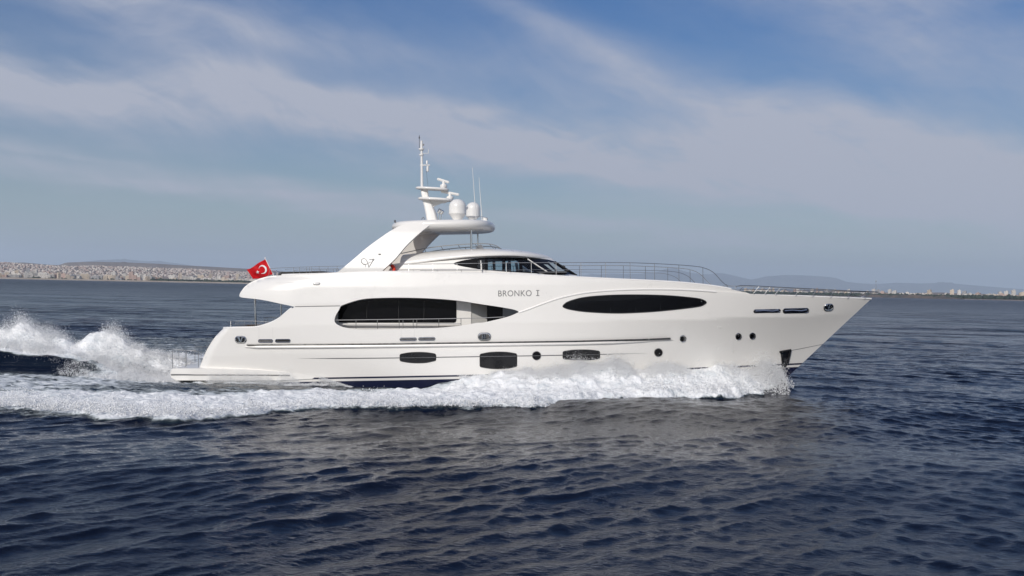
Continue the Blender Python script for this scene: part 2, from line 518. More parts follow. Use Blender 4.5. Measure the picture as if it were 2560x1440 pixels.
hull_poly = bulwark_aft + seam[1:] + open_left[1:] + crease[1:] + fore_top[1:] + stem[1:] + keel + transom[:-1]
M_hull = None
def hull_mat():
    """White topsides; navy antifouling, one white and one navy line painted along the waterline."""
    mt = pmat('hull_paint', (0.8, 0.8, 0.8), 0.28, coat=0.4)
    t = NT(mt.node_tree); b = t.n['Principled BSDF']
    g = t.node('ShaderNodeTexCoord')
    x, y, z = t.sep(g.outputs['Object'])
    zr = t.m('SUBTRACT', z, t.m('MULTIPLY', x, 0.0452))
    n = t.noise(g.outputs['Object'], 0.7, 5, 0.6)
    white = t.mix(n, (0.795, 0.773, 0.733), (0.815, 0.792, 0.752))
    navy = t.mix(t.noise(g.outputs['Object'], 3.0, 4), (0.008, 0.011, 0.035), (0.016, 0.020, 0.058))
    low = t.m('LESS_THAN', zr, 0.70)
    line = t.m('MULTIPLY', t.m('GREATER_THAN', zr, 0.815), t.m('LESS_THAN', zr, 0.90))
    t.put(b.inputs['Base Color'], t.mix(t.m('MAXIMUM', low, line), white, navy))
    # the plating is not dead flat: long shallow waviness
    bp = t.node('ShaderNodeBump'); bp.inputs['Strength'].default_value = 0.25; bp.inputs['Distance'].default_value = 0.012
    t.put(bp.inputs['Height'], t.noise(t.mapping(g.outputs['Object'], (0.5, 1, 1.1)), 0.9, 2))
    t.l.new(bp.outputs[0], b.inputs['Normal']); t.l.new(bp.outputs[0], b.inputs['Coat Normal'])
    return mt
M_hull = hull_mat()
hull = skin('hull', hull_poly, b_hull, M_hull, yacht, thick=0.10, step=6.5, mirror='joined')
# the far bulwark is cut down beside the cockpit
for vtx in hull.data.vertices:
    if vtx.co.y > 0.5 and vtx.co.x < -11.6:
        vtx.co.z = min(vtx.co.z, float(np.interp(vtx.co.x, [-14.6, -13.4, -12.3, -11.6], [2.40, 2.5, 3.1, 3.9])))

upper_aft = curve([(598, 740), (600, 733), (606, 724), (614, 715), (627, 706), (645, 698), (667, 692), (690, 689)], 4)
upper_top = curve([(690, 689), (720, 687.5), (800, 685.5), (880, 682), (955, 680), (1100, 682.5), (1250, 686), (1360, 689.5), (1450, 694), (1550, 699), (1640, 703), (1715, 708), (1780, 715), (1817, 721), (1845, 727), (1868, 732), (1880, 737)], 8)
over_bot = curve([(735, 767), (724, 764), (700, 759), (668, 752), (640, 747.5), (615, 745), (602, 743), (598, 740)], 4)
upper_poly = upper_aft + upper_top[1:] + [(1790, 731)] + [(u, v + 3.0) for u, v in reversed(crease[1:-1])] + [(1297, 779.5)] + list(reversed(open_top[:-1])) + [(735, 766.5)] + over_bot[1:-1]
upper = skin('superstructure', upper_poly, b_upper, M_white, yacht, thick=0.12, step=6.5, mirror='joined')

# raised edge along the sweep of the crease, rolled cap on the upper bulwark
mb = MB(); mb.tube(on([(u, v + 1.2) for u, v in crease], b_hull, 0.0), 0.045, 8); mb.mirror().build('sweep_moulding', M_white2, yacht)
capl = on(upper_top[2:-6], b_upper, -0.055)
mb = MB(); mb.tube(capl, 0.062, 8); mb.mirror().build('bulwark_cap', M_white2, yacht)
mb = MB(); mb.tube(on(bulwark_aft[:-3], b_hull, -0.05), 0.055, 8); mb.build('bulwark_cap', M_white2, yacht)
mb = MB(); mb.tube(on([(1880, 737)] + fore_top[3:], b_hull, -0.04), 0.045, 8); mb.mirror().build('toe_rail', M_white2, yacht)
# the seam under the upper deck
mb = MB(); mb.tube(on([(738, 766.8), (790, 765.8), (850, 764.9)], b_hull, -0.012), 0.022, 6); mb.build('deck_seam', M_grey, yacht)

# closing panels: transom, aft face of the upper deck, bottom of overhang, decks
def cross_strip(line, bf, bulge=0.0, n=13, inset=0.02):
    L = on(line, bf, -inset)
    rows = []
    for p in L:
        ys = np.linspace(p[1], -p[1], n)
        b = max(abs(p[1]), 1e-3)
        rows.append([(p[0] - bulge * (1 - (y / b) ** 2), y, p[2]) for y in ys])
    return np.array(rows)
mb = MB(); mb.grid(cross_strip(transom, b_hull, 0.10)); mb.build('transom', M_white, yacht)
mb = MB(); mb.grid(cross_strip(upper_aft, b_upper, 0.05)); mb.grid(cross_strip(over_bot, b_upper, 0.0)); mb.build('overhang_closure', M_white, yacht)
def deck(name, x0, x1, zf, bf, mat, inset=0.03, n=60):
    xs = np.linspace(x0, x1, n); rows = []
    for x in xs:
        b = max(float(bf(x, zf(x))) - inset, 0.0)
        rows.append([(x, y, zf(x)) for y in np.linspace(-b, b, 9)])
    mb = MB(); mb.grid(rows); return mb.build(name, mat, yacht)
deck('main_deck', -16.9, -0.5, lambda x: 2.55 + TT * x, b_hull, M_teak)
deck('upper_deck', -14.6, 1.0, lambda x: 5.30 + TT * x, b_upper, M_teak)
fd = curve([(1400, 700), (1500, 703), (1600, 707), (1700, 712), (1780, 720), (1830, 729), (1880, 739), (2000, 743), (2100, 747), (2165, 749.5)], 12)
fl = on(fd, b_upper, -0.06)
mb = MB(); mb.grid([[(p[0], y, p[2] + 0.10 * (1 - (y / max(abs(p[1]), .01)) ** 2)) for y in np.linspace(p[1], -p[1], 9)] for p in fl]); mb.build('foredeck', M_white2, yacht)
deck('bottom', -18.0, 9.0, lambda x: -0.75 + 0.02 * x, b_hull, M_navy)
# structure inside that blocks the view between the decks
mb = MB(); mb.box((-10.6 + 5.2, 0, 4.25), (6.0, 5.2, 1.6)); 
SAL = -2.78                                      # outer face of the saloon wall
sal_poly = [(822, 764), (822, 812), (880, 830), (1160, 830), (1178, 826), (1178, 742), (980, 736), (870, 744)]
sp = P([p[0] for p in sal_poly], [p[1] for p in sal_poly], SAL)
mb = MB(); mb.prism(sp, (0, 0.12, 0)); mb.mirror().build('saloon_wall', M_white, yacht, smooth=False)
# saloon aft bulkhead (dark glass doors) set well forward of the cockpit
mb = MB(); mb.box((-12.4, 0, 3.3), (0.1, 5.5, 2.3), ry=-TT); mb.build('saloon_bulkhead', M_white, yacht, smooth=False)
mb = MB(); mb.box((-12.47, 0, 3.1), (0.05, 3.6, 1.7), ry=-TT); mb.build('cockpit_door', M_glass, yacht, smooth=False)
# saloon window
swin = [(845.5, 775), (852, 767)] + curve([(852, 767), (875, 758.5), (902, 751), (934, 747), (1000, 745.5), (1075, 747.5), (1141, 752.5)], 6)[1:] + [(1141, 800), (1139, 805), (1134, 806.5), (853, 806.5), (847.5, 805), (845.5, 800)]
a = np.array(swin); sw = P(a[:, 0], a[:, 1] - 0.0, SAL - 0.03)
mb = MB(); mb.prism(sw, (0, 0.05, 0)); wdw = mb.build('saloon_window', M_glass, yacht, smooth=False)
for u in (917, 996.5, 1060):
    mb = MB(); mb.box(tuple(P(u, 777, SAL - 0.035)), (0.018, 0.012, 1.0)); mb.build('pane_joint', M_black, wdw, smooth=False)
# forward end of the side deck: bulkhead, door, pantry window
def wallpanel(name, quad, mat, parent=yacht, th=0.06):
    """quad: (u, v, Y) corners."""
    pts = [P(u, v, Y) for u, v, Y in quad]
    mb = MB(); mb.prism(pts, (0.02, th, 0)); return mb.build(name, mat, parent, smooth=False)
wallpanel('side_bulkhead', [(1174, 742, -2.78), (1174, 832, -2.78), (1218, 832, -2.30), (1218, 742, -2.30)], M_shade)  # shade under the overhang is put into this panel's colour
wallpanel('side_door', [(1217, 744, -2.30), (1217, 832, -2.30), (1258, 832, -2.55), (1258, 744, -2.55)], M_glass)
wallpanel('side_bulkhead', [(1257, 752, -2.55), (1257, 822, -2.55), (1312, 812, -3.3), (1312, 752, -3.3)], M_grey)  # grey here paints the shaded end of the recess
# low coaming inside the opening
mb = MB(); q = [P(u, v, -3.0) for u, v in ((842, 811), (1150, 811))]
mb.tube([q[0], q[1]], 0.05, 6); mb.build('side_coaming', M_white2, yacht)

# ---- big oval window of the forward cabin
oval = curve([(1407, 766), (1412, 759.5), (1425, 752.5), (1462, 743.2), (1525, 738), (1600, 737), (1675, 739.3), (1740, 745.5), (1758, 750), (1766, 755.5), (1760, 761.5), (1740, 767.3), (1650, 777.5), (1575, 782), (1525, 782.5), (1462, 779), (1425, 773.5), (1412, 769.5)], 6, True)
ov = skin('oval_window', oval, b_hull, M_glass, yacht, thick=0.05, out=0.018, step=7)
for u, va, vb in ((1526.5, 739.5, 781), (1589.5, 738.5, 780.5), (1651, 740.5, 776)):
    mb = MB(); mb.tube(on([(u, va), (u, vb)], b_hull, 0.013), 0.009, 5); mb.build('pane_joint', M_pjoint, ov)
mb = MB(); mb.tube(list(on(oval, b_hull, 0.008)) + [on(oval[:1], b_hull, 0.008)[0]], 0.022, 6); mb.build('window_rim', M_black, ov)
# ---- hull windows with bowed top and bottom edges
def bowed(u0, u1, t0, tm, b0, bm_):
    um = (u0 + u1) / 2; r = 3.5
    top = curve([(u0 + r, t0), ((u0 + um) / 2, (t0 + 3 * tm) / 4), (um, tm), ((u1 + um) / 2, (t0 + 3 * tm) / 4 - .3), (u1 - r, t0 - 0.8)], 5)
    bot = curve([(u1 - r, b0 - 0.8), ((u1 + um) / 2, (b0 + 3 * bm_) / 4), (um, bm_), ((u0 + um) / 2, (b0 + 3 * bm_) / 4), (u0 + r, b0)], 5)
    return top + [(u1 - 1, t0 + 0.4), (u1, t0 + r - 0.5), (u1, b0 - r), (u1 - 1, b0 - 1.6)] + bot + [(u0 + 1, b0 - 1), (u0, b0 - r), (u0, t0 + r), (u0 + 1, t0 + 1)]
for poly in (bowed(1000, 1089.5, 885.2, 880.8, 902.8, 907.2), bowed(1200, 1292, 884.8, 880, 917.5, 921.8), bowed(1407.5, 1499.3, 878.4, 874.6, 897.3, 899.8)):
    hw = skin('hull_window', poly, b_hull, M_port, yacht, thick=0.05, out=0.016, step=6)
    mb = MB(); mb.tube(list(on(poly, b_hull, 0.008)) + [on(poly[:1], b_hull, 0.008)[0]], 0.02, 6); mb.build('window_rim', M_black, hw)
for cx, cy_, r in ((1341.5, 889.3, 10.6), (1646, 881.3, 10.0)):
    pw = skin('round_window', ellipse(cx, cy_, r, r), b_hull, M_glass, yacht, thick=0.05, out=0.016, step=6)
    mb = MB(); mb.tube(list(on(ellipse(cx, cy_, r, r), b_hull, 0.008)) + [on([(cx + r, cy_)], b_hull, 0.008)[0]], 0.018, 6); mb.build('window_rim', M_sdark, pw)
for cx, cy_, rx, ry in ((1707.3, 847, 7.6, 8.0), (1846.3, 841.5, 7.4, 7.8), (1881.3, 840.2, 7.4, 7.8)):
    pw = skin('porthole', ellipse(cx, cy_, rx, ry), b_hull, M_sdark, yacht, thick=0.05, out=0.014, step=5)
    mb = MB(); mb.tube(list(on(ellipse(cx, cy_, rx, ry), b_hull, 0.012)) + [on([(cx + rx, cy_)], b_hull, 0.012)[0]], 0.02, 6); mb.build('porthole_rim', M_steel, pw)
    skin('shaded_pane', ellipse(cx - 1.6, cy_ + 0.8, rx - 2.6, ry - 2.2, 20), b_hull, M_glass, pw, thick=0.02, out=0.022, step=5)  # dark glass set low and aft of centre paints the recess shade

# ---- rubbing strake: white half-round with a steel strip let into its top edge
rub = [(612, 867.5), (800, 866.6), (1000, 864.5), (1240, 861.0), (1440, 857.8), (1600, 853.5), (1682, 849.5)]
rp = on(dense(rub, 10, False), b_hull, 0.03)
mb = MB(); nn = len(rp); rad = [0.085 * min(1, (i + 1) / 4) * (1 if i < nn - 16 else max(0.15, (nn - 1 - i) / 16)) for i in range(nn)]
mb.tube(rp, rad, 10); rs = mb.build('rubbing_strake', M_white, yacht)
st = [(617, 862.3), (800, 861.5), (1000, 859.6), (1240, 856.4), (1440, 853.6), (1600, 849.5), (1676, 846.4)]
sp_ = on(dense(st, 10, False), b_hull, 0.075)
mb = MB(); mb.tube(sp_, 0.042, 8); mb.build('steel_strip', M_strip, rs)
# pinstripe
ps = [(743, 896.3), (900, 895.6), (1000, 894.6), (1200, 891.4), (1341, 889.2), (1499, 886), (1620, 883)]
pp = on(dense(ps, 12, False), b_hull, 0.001); n_ = len(pp)
mb = MB(); mb.tube(pp, [0.022 * min(1, (i + .4) / 8, (n_ - i - .6) / 12) for i in range(n_)], 6); mb.build('pinstripe', M_grey, yacht)
# seam of the stem plating near the waterline
mb = MB(); mb.tube(on([(1975, 876.5), (2010, 870), (2057, 860.5)], b_hull, 0.0), 0.012, 5); mb.build('stem_seam', M_grey, yacht)
# ---- fittings along the bulwark
def slot(u0, u1, v, h, tilt=0.0, mat=M_sdark, rim=True):
    pl = [(a, b + (a - (u0 + u1) / 2) * tilt) for a, b in rrect(u0, v - h / 2, u1, v + h / 2, h / 2 - 0.05)]
    o = skin('freeing_port', pl, b_hull, mat, yacht, thick=0.04, out=0.012, step=5)
    if rim:
        mb = MB(); mb.tube(list(on(pl, b_hull, 0.012)) + [on(pl[:1], b_hull, 0.012)[0]], 0.022, 6); mb.build('port_rim', M_steel, o)
    return o
slot(646, 681.5, 852.3, 7.2, -0.005, M_sdark); slot(688.5, 725.5, 852, 7.4, -0.005, M_black)
slot(1000, 1041, 848.3, 7, -0.012, M_sdark); slot(1046.5, 1087.5, 847.3, 7, -0.012, M_sdark)
for (u0, u1, v, h) in ((1884, 1951, 777.4, 7.4), (1957, 2022, 776.6, 11)):
    o = slot(u0, u1, v, h, -0.02, M_black)
    mb = MB()
    mb.tube(on([(u0 + 4, v + 1), (u0 + 24, v - 0.5), (u1 - 20, v + 1), (u1 - 5, v - 1.5)], b_hull, 0.03), 0.05, 6)
    mb.build('fairlead_roller', M_steel, o)
def fairlead(cx, cy_, w_, h, vee=True, slant=0.0):
    pl = [(a + (cy_ - b) * slant, b) for a, b in rrect(cx - w_ / 2, cy_ - h / 2, cx + w_ / 2, cy_ + h / 2, h / 2 - 0.3)]
    o = skin('fairlead', pl, b_hull, M_black if vee else M_sdark, yacht, thick=0.05, out=0.014, step=5)
    mb = MB(); mb.tube(list(on(pl, b_hull, 0.02)) + [on(pl[:1], b_hull, 0.02)[0]], 0.045, 7); mb.build('fairlead_rim', M_steel, o)
    mb = MB()
    if vee:
        for s in (-1, 1):
            mb.tube(on([(cx + s * w_ * 0.23, cy_ - h * 0.38), (cx + s * w_ * 0.06, cy_ + h * 0.36)], b_hull, 0.04), [0.075, 0.05], 7)  # steel bars stand in for the V-shaped highlights on the chrome
    else:
        for s in (-0.12, 0.05):
            mb.tube(on([(cx + s * w_, cy_ - h * 0.36), (cx + s * w_, cy_ + h * 0.36)], b_hull, 0.035), 0.05, 7)
    mb.build('fairlead_bar', M_steel, o)
fairlead(601.5, 849, 25, 15)
fairlead(1211, 841.5, 29, 16, False)
fairlead(2071, 768, 21, 14, True, 0.25)
# gate cut in the bulwark, courtesy lamp and panel line on the upper side
for u0, u1, va, vb in ((1003, 1035.5, 824, 844), (647.5, 682, 818, 846)):
    for u in (u0, u1): mb = MB(); mb.tube(on([(u, va), (u, vb)], b_hull, -0.004), 0.009, 5); mb.build('gate_joint', M_shade, yacht)
mb = MB(); mb.tube(on([(690, 707.2), (725, 706.8), (766, 706.6)], b_upper, -0.004), 0.01, 5); mb.build('panel_joint', M_shade, yacht)
q = on([(791.5, 708.5)], b_upper, 0.02)[0]
mb = MB(); mb.lathe(q, [(0.02, -0.2), (0.07, -0.16), (0.085, 0.0), (0.07, 0.12), (0.02, 0.17)], 12, (1, 0, 0.02)); mb.build('side_lamp', M_white2, yacht)
# anchor pocket and its stainless plate at the stem
pocket = [(1951, 879), (1977, 874.5), (1969, 910), (1962, 924), (1956, 924)]
ap = skin('anchor_plate', pocket, b_hull, M_sdark, yacht, thick=0.05, out=0.02, step=5)
mb = MB(); mb.tube(on([(1949.5, 879.8), (1977.5, 874.8)], b_hull, 0.05), 0.055, 6); mb.tube(on([(1976.5, 876), (1969, 910)], b_hull, 0.04), 0.045, 6); mb.build('plate_edge', M_black, ap)

# ---- name on the side
def lettering(parent):
    cu = bpy.data.curves.new('lettering', 'FONT'); cu.body = 'BRONKO'; cu.size = 1.0; cu.resolution_u = 6
    cu.space_character = 1.06
    o = bpy.data.objects.new('lettering', cu); col.objects.link(o)
    bpy.context.view_layer.update()
    dg = bpy.context.evaluated_depsgraph_get()
    me = bpy.data.meshes.new_from_object(o.evaluated_get(dg)); bpy.data.objects.remove(o)
    V = np.array([v.co[:] for v in me.vertices]); x0, x1 = V[:, 0].min(), V[:, 0].max(); y0, y1 = V[:, 1].min(), V[:, 1].max()
    U = 1245.5 + (V[:, 0] - x0) / (x1 - x0) * 83.5
    vv = 741.2 - (V[:, 1] - y0) / (y1 - y0) * 15.0 - (U - 1245) * 0.010
    p = hit(U, vv, lambda x, z: b_upper(x, z) + 0.012)
    faces = [tuple(f.vertices) for f in me.polygons]
    mb = MB(); mb.add(p, faces)
    for (ua, ub, va, vb) in ((1343.2, 1345.4, 725.5, 739.8), (1340.3, 1348.3, 725.2, 727.0), (1340.3, 1348.3, 738.2, 740.0)):
        p = hit(np.array([ua, ub, ub, ua]), np.array([va, va, vb, vb]), lambda x, z: b_upper(x, z) + 0.012)
        mb.add(p, [(0, 1, 2, 3)])
    me2 = mesh('yacht_name', mb.v, mb.f)
    bm = bmesh.new(); bm.from_mesh(me2)
    ext = bmesh.ops.extrude_face_region(bm, geom=list(bm.faces))
    bmesh.ops.translate(bm, vec=(0, 0.02, 0), verts=[g for g in ext['geom'] if isinstance(g, bmesh.types.BMVert)])
    bmesh.ops.recalc_face_normals(bm, faces=bm.faces); bm.to_mesh(me2); bm.free()
    return link('yacht_name', me2, M_letter, parent)
lettering(yacht)

# ---- swim platform and the sponsons that carry it forward along the sides
pl_top = [(425, 934), (430, 922.5), (440, 921), (500, 921), (560, 922), (640, 925), (700, 929), (750, 935), (792, 940.5), (780, 947.5), (700, 950.5), (620, 951.5), (440, 951), (428, 944)]
def b_plat(x, z):
    x = np.asarray(x, float)
    base = 3.52 - 0.25 * sm(-x, 18.3, 19.6)
    fair = sm(x, -16.0, -12.2)
    bh = b_hull(np.maximum(x, -16.5), np.full_like(np.asarray(z, float), 0.4) + 0 * x)
    return np.maximum(base * (1 - fair) + (bh + 0.01) * fair, np.where(x > -16.5, bh + 0.05 * (1 - fair), 0))
plat = skin('swim_platform', pl_top, b_plat, M_white, yacht, thick=0.5, step=7, mirror=True)
a = P(427, 934, -3.4); zt = float(P(470, 921.5, -3.4)[2])
mb = MB()
ol = [(-17.6, -3.2), (-18.6, -3.2), (-19.25, -3.05), (-19.42, -2.6), (-19.46, 0), (-19.42, 2.6), (-19.25, 3.05), (-18.6, 3.2), (-17.6, 3.2)]
mb.prism([(x, y, zt - 0.01 + 0.02 * (x + 19)) for x, y in ol], (0, 0, -0.5)); mb.build('platform_deck', M_white2, plat, smooth=False)
mb = MB(); mb.tube(on(dense([(428, 936.8), (560, 937), (700, 938.2), (724, 938.6)], 12, False), b_plat, 0.0), 0.035, 7); mb.build('platform_groove', M_grey, plat)  # dark groove between the bands, its shade put in as a grey tube

# ---- aft deck stanchions carrying the overhang, rails of cockpit and platform
mb = MB()
A = P(639.5, 819, -2.35); B_ = P(637, 748, -2.35)
mb.tube([A + (B_ - A) * -0.25, A + (B_ - A) * 1.08], 0.05, 10); pa = mb.build('deck_pillar', M_steel, yacht)
mb = MB(); mb.tube([np.array((A[0], 2.35, A[2])) + (B_ - A) * -0.25, np.array((A[0], 2.35, A[2])) + (B_ - A) * 1.1], 0.05, 10); mb.build('deck_pillar', M_steel, yacht)
def rail(name, path, posts, bars=(), Y=None, bf=None, inset=0.12, r=0.021, mirror=True, mat=None, lean=0.0):
    """Tubular rail: path of photo points, posts [(u_top, v_top, u_foot, v_foot)], extra bars."""
    def mp(pts):
        return on(pts, bf, -inset) if bf else P([p[0] for p in pts], [p[1] for p in pts], Y)
    mb = MB(); mb.tube(mp(curve(path, 8) if len(path) > 2 else path), r, 7)
    for bar in bars: mb.tube(mp(curve(bar, 8) if len(bar) > 2 else bar), r * 0.75, 6)
    for (a_, b_, c_, d_) in posts: mb.tube(mp([(a_, b_), (c_, d_)]), r * 0.85, 6)
    if mirror: mb.mirror()
    return mb.build(name, mat or M_rail, yacht)
rail('cockpit_rail', [(571, 820), (572, 804), (580, 802.5), (640, 803), (672, 805.5), (682, 806)],
     [(577, 803, 577, 820), (590, 803, 590, 820), (595, 803, 595, 820), (612, 803, 612, 820), (628, 803, 628, 819), (650, 803.5, 650, 817), (664, 804.5, 664, 812)],
     [[(572, 811), (640, 811), (664, 811)]], bf=b_hull, inset=0.35, r=0.013)
rail('platform_rail', [(431.5, 921), (431.5, 877), (436, 875), (464, 875.5), (466, 879), (466, 921)],
     [(447, 875, 447.5, 918), (463, 877, 463, 921)], [[(432, 897), (465, 897)]], Y=-1.6, mirror=True, r=0.015)
rail('platform_rail', [(463, 921), (463, 880), (467, 877), (493, 878), (496, 882), (496, 919)], [], [], Y=-2.4, mirror=True, r=0.015)

# ---- upper deck: radar arch, hardtop, mast
leg_out = curve([(836, 687), (844, 680.5), (880, 651), (920, 617), (960, 588), (985, 572), (1004, 563), (1030, 557), (1060, 553.5), (1088, 552.5)], 6)
leg_in = curve([(1088, 552.5), (1083.6, 556.5), (1066, 569), (1052, 580), (1033, 597), (1012, 618), (988.6, 646), (970, 664), (954.5, 678.5), (949, 687)], 6)
def b_leg(x, z):
    zz = np.asarray(z, float)
    return np.interp(zz, [5.2, 5.5, 5.75, 6.6, 7.6, 8.3], [3.36, 3.44, 3.46, 3.28, 2.98, 2.72])
leg = skin('arch_leg', leg_out + leg_in[1:], b_leg, M_white, yacht, thick=0.34, step=7)
fl_me = leg.data.copy()
far_leg = bpy.data.objects.new('arch_leg', fl_me); col.objects.link(far_leg); far_leg.parent = yacht
bm = bmesh.new(); bm.from_mesh(fl_me)
for v in bm.verts: v.co.y = -v.co.y
bmesh.ops.reverse_faces(bm, faces=bm.faces); bm.to_mesh(fl_me); bm.free()
fl_me.polygons.foreach_set('use_smooth', np.ones(len(fl_me.polygons), bool)); fl_me.set_sharp_from_angle(angle=R_(40))
q = on([(949, 635.5)], b_leg, 0.015)[0]
mb = MB(); mb.box(q, (0.11, 0.04, 0.05)); mb.build('arch_lamp', M_grey, leg, smooth=False)
# builder's scroll on the arch
E_ = lambda pts: [(x / 16 + 860, y / 16 + 600) for x, y in pts]
mb = MB()
def brush(pts, r0, r1, r2):
    c = curve(E_(pts), 1.2); L = on(c, b_leg, 0.005); n = len(L)
    mb.tube(L, [0.8 * np.interp(i / (n - 1), [0, .5, 1], [r0, r1, r2]) for i in range(n)], 5)
brush([(850, 968), (790, 975), (735, 935), (692, 880), (690, 820), (722, 765), (800, 742), (870, 775), (925, 865), (958, 960), (990, 1085)], 0.036, 0.018, 0.036)
brush([(990, 1085), (1055, 995), (1115, 885), (1158, 825), (1140, 790), (1085, 768), (1012, 785)], 0.02, 0.032, 0.022)
brush([(1120, 768), (1210, 762), (1185, 800), (1165, 830)], 0.018, 0.02, 0.026)
brush([(855, 1075), (848, 1020), (885, 975), (960, 930), (1060, 885)], 0.022, 0.015, 0.012)
mb.build('scroll_emblem', M_scroll, leg)

def slab(mb, cx, a, bw, z0, tilt, th, n=2.7, r=None, N=64, y0=0.0, crown=0.0):
    """Rounded slab: superellipse plan, bull-nosed edge."""
    r = r or th / 2
    rings = []
    for ang in np.linspace(-90, 90, 11):
        ins = r * (1 - math.cos(R_(ang))) ; zz = (th / 2) * math.sin(R_(ang))
        ring = []
        for t in np.linspace(0, 2 * math.pi, N, endpoint=False):
            c, s = math.cos(t), math.sin(t)
            ex = math.copysign(abs(c) ** (2 / n), c) * (a - ins); ey = math.copysign(abs(s) ** (2 / n), s) * (bw - ins)
            ring.append((cx + ex, y0 + ey, z0 + zz + tilt * ex))
        rings.append(ring)
    V = [p for rg in rings for p in rg]; Fs = []
    for i in range(len(rings) - 1):
        for k in range(N):
            Fs.append((i * N + k, i * N + (k + 1) % N, (i + 1) * N + (k + 1) % N, (i + 1) * N + k))
    b = len(V)
    Vb = [(cx, y0, z0 - th / 2 - crown), (cx, y0, z0 + th / 2 + crown * 0.6)]
    V += Vb
    for k in range(N):
        Fs.append((b, (k + 1) % N, k)); Fs.append((b + 1, (len(rings) - 1) * N + k, (len(rings) - 1) * N + (k + 1) % N))
    mb.add(V, Fs); return mb
hx0, hx1 = float(P(974, 561, -1.5)[0]), float(P(1233, 567, -1.0)[0])
hz = float(P(1105, 561, -2.7)[2])
mb = MB(); slab(mb, (hx0 + hx1) / 2, (hx1 - hx0) / 2, 2.86, hz, 0.035, 0.46, 3.0, 0.23, crown=0.05); ht = mb.build('hardtop', M_white, yacht)
mb = MB(); mb.tube([(hx0 + 0.34, -1.9, hz + 0.10), (hx0 + 0.34, -1.9, hz + 0.22)], 0.05); mb.build('hardtop_seam', M_grey, ht)
mb = MB(); mb.tube([P(1178.5, 624, -1.9), P(1178, 556, -1.9)], 0.05, 10); mb.build('hardtop_pillar', M_steel, yacht)
mb = MB(); pfa = P(1178.5, 624, -1.9) * np.array([1, -1, 1]); pfb = P(1178, 556, -1.9) * np.array([1, -1, 1]); mb.tube([pfa, pfb], 0.05, 10); mb.build('hardtop_pillar', M_steel, yacht)

# mast
def mp(u, v, y=0.0): return P(u, v, y)
mast = MB()
secs = [((1067.5, 553), (1096.5, 553), .34), ((1064, 532), (1091, 532), .30), ((1059, 510), (1083, 514), .24), ((1057, 503), (1078, 503), .22), ((1054, 488), (1072, 490), .18), ((1052, 476), (1070, 477), .17), ((1052, 471), (1064, 471), .12)]
V = []; Fs = []
for (l, r_, hw) in secs:
    pl_, pr_ = mp(*l), mp(*r_)
    n0 = 12
    for k in range(n0):
        t = 2 * math.pi * k / n0
        c, s = math.cos(t), math.sin(t)
        q = (pl_ + pr_) / 2 + (pr_ - pl_) / 2 * math.copysign(abs(c) ** .55, c); V.append((q[0], math.copysign(abs(s) ** .55, s) * hw, q[2]))
for i in range(len(secs) - 1):
    for k in range(12): Fs.append((i * 12 + k, i * 12 + (k + 1) % 12, (i + 1) * 12 + (k + 1) % 12, (i + 1) * 12 + k))
Fs.append(tuple(range(11, -1, -1))); Fs.append(tuple((len(secs) - 1) * 12 + k for k in range(12)))
mast.add(V, Fs); mast_o = mast.build('mast', M_white2, yacht)
def spreader(ul, ur, v, th, bw):
    a_, b_ = mp(ul, v), mp(ur, v + (ur - ul) * 0.055)
    mb = MB(); slab(mb, (a_[0] + b_[0]) / 2, (b_[0] - a_[0]) / 2, bw, (a_[2] + b_[2]) / 2, (b_[2] - a_[2]) / (b_[0] - a_[0]), th, 2.4, th / 2, 40)
    return mb.build('mast_platform', M_white2, mast_o)
spreader(1045.5, 1132, 496.3, 0.13, 0.62)
spreader(1039.5, 1122, 469.8, 0.12, 0.50)
# gusset webs under the platforms
mb = MB()
mb.prism([mp(1060, 507, -.08), mp(1110, 508, -.08), mp(1122, 503, -.08), mp(1060, 500, -.08)], (0, 0.16, 0)); mb.prism([mp(1054, 474, -.08), mp(1100, 476, -.08), mp(1104, 473, -.08), mp(1052, 471, -.08)], (0, .16, 0))
mb.prism([mp(1083, 517, -.07), mp(1078, 503, -.07), mp(1112, 504, -.07)], (0, .14, 0)); mb.build('mast_gusset', M_white2, mast_o, smooth=False)
mb = MB(); mb.tube([mp(1055, 472), mp(1054, 352)], [0.075, 0.058], 12); pole = mb.build('mast_pole', M_white2, mast_o)
for v, w_ in ((372.8, 0.145), (387, 0.115)):
    mb = MB(); q = mp(1053.6, v); mb.lathe(q, [(w_, -0.035), (w_, 0.035)], 16); mb.lathe(q - np.array((0, 0, 0.05)), [(w_ * .7, -0.02), (w_ * .7, 0.02)], 16); mb.build('mast_ring', M_white2, pole)
q = mp(1053.5, 360); mb = MB(); mb.lathe(q, [(0.05, -.2), (0.055, -.02), (0.045, 0.0), (0.055, 0.03), (0.055, 0.14), (0.03, 0.17)], 14); mb.build('mast_light', M_white2, pole)
q = mp(1058.8, 362); mb = MB(); mb.box(q, (0.06, 0.06, 0.09)); mb.build('lamp_bracket', M_grey, pole)
mb = MB(); mb.tube([mp(1048.3, 374), mp(1048.2, 338)], 0.012, 6); mb.lathe(mp(1048.2, 344.2), [(0.012, -.06), (0.028, -.03), (0.03, .02), (0.012, .07)], 10); mb.build('wind_vane', M_black, pole)
mb = MB(); mb.box(mp(1062.5, 413), (0.52, 0.13, 0.045), ry=-0.02); arm = mb.build('mast_arm', M_white2, pole, smooth=False)
mb = MB(); mb.lathe(mp(1069.2, 421), [(0.03, -.18), (0.062, -.14), (0.066, .0), (0.062, .1), (0.03, .13)], 14); mb.build('hanging_light', M_white2, arm)
mb = MB(); mb.lathe(mp(1067.5, 405.5), [(0.05, -.10), (0.055, .05), (0.03, .09)], 12); mb.build('horn_light', M_white2, arm)
mb = MB(); mb.tube([mp(1056, 383.5), mp(1071, 383.2)], 0.012, 5); mb.tube([mp(1071, 383.2), mp(1071.3, 373)], 0.016, 6); mb.build('wind_sensor', M_white2, pole)
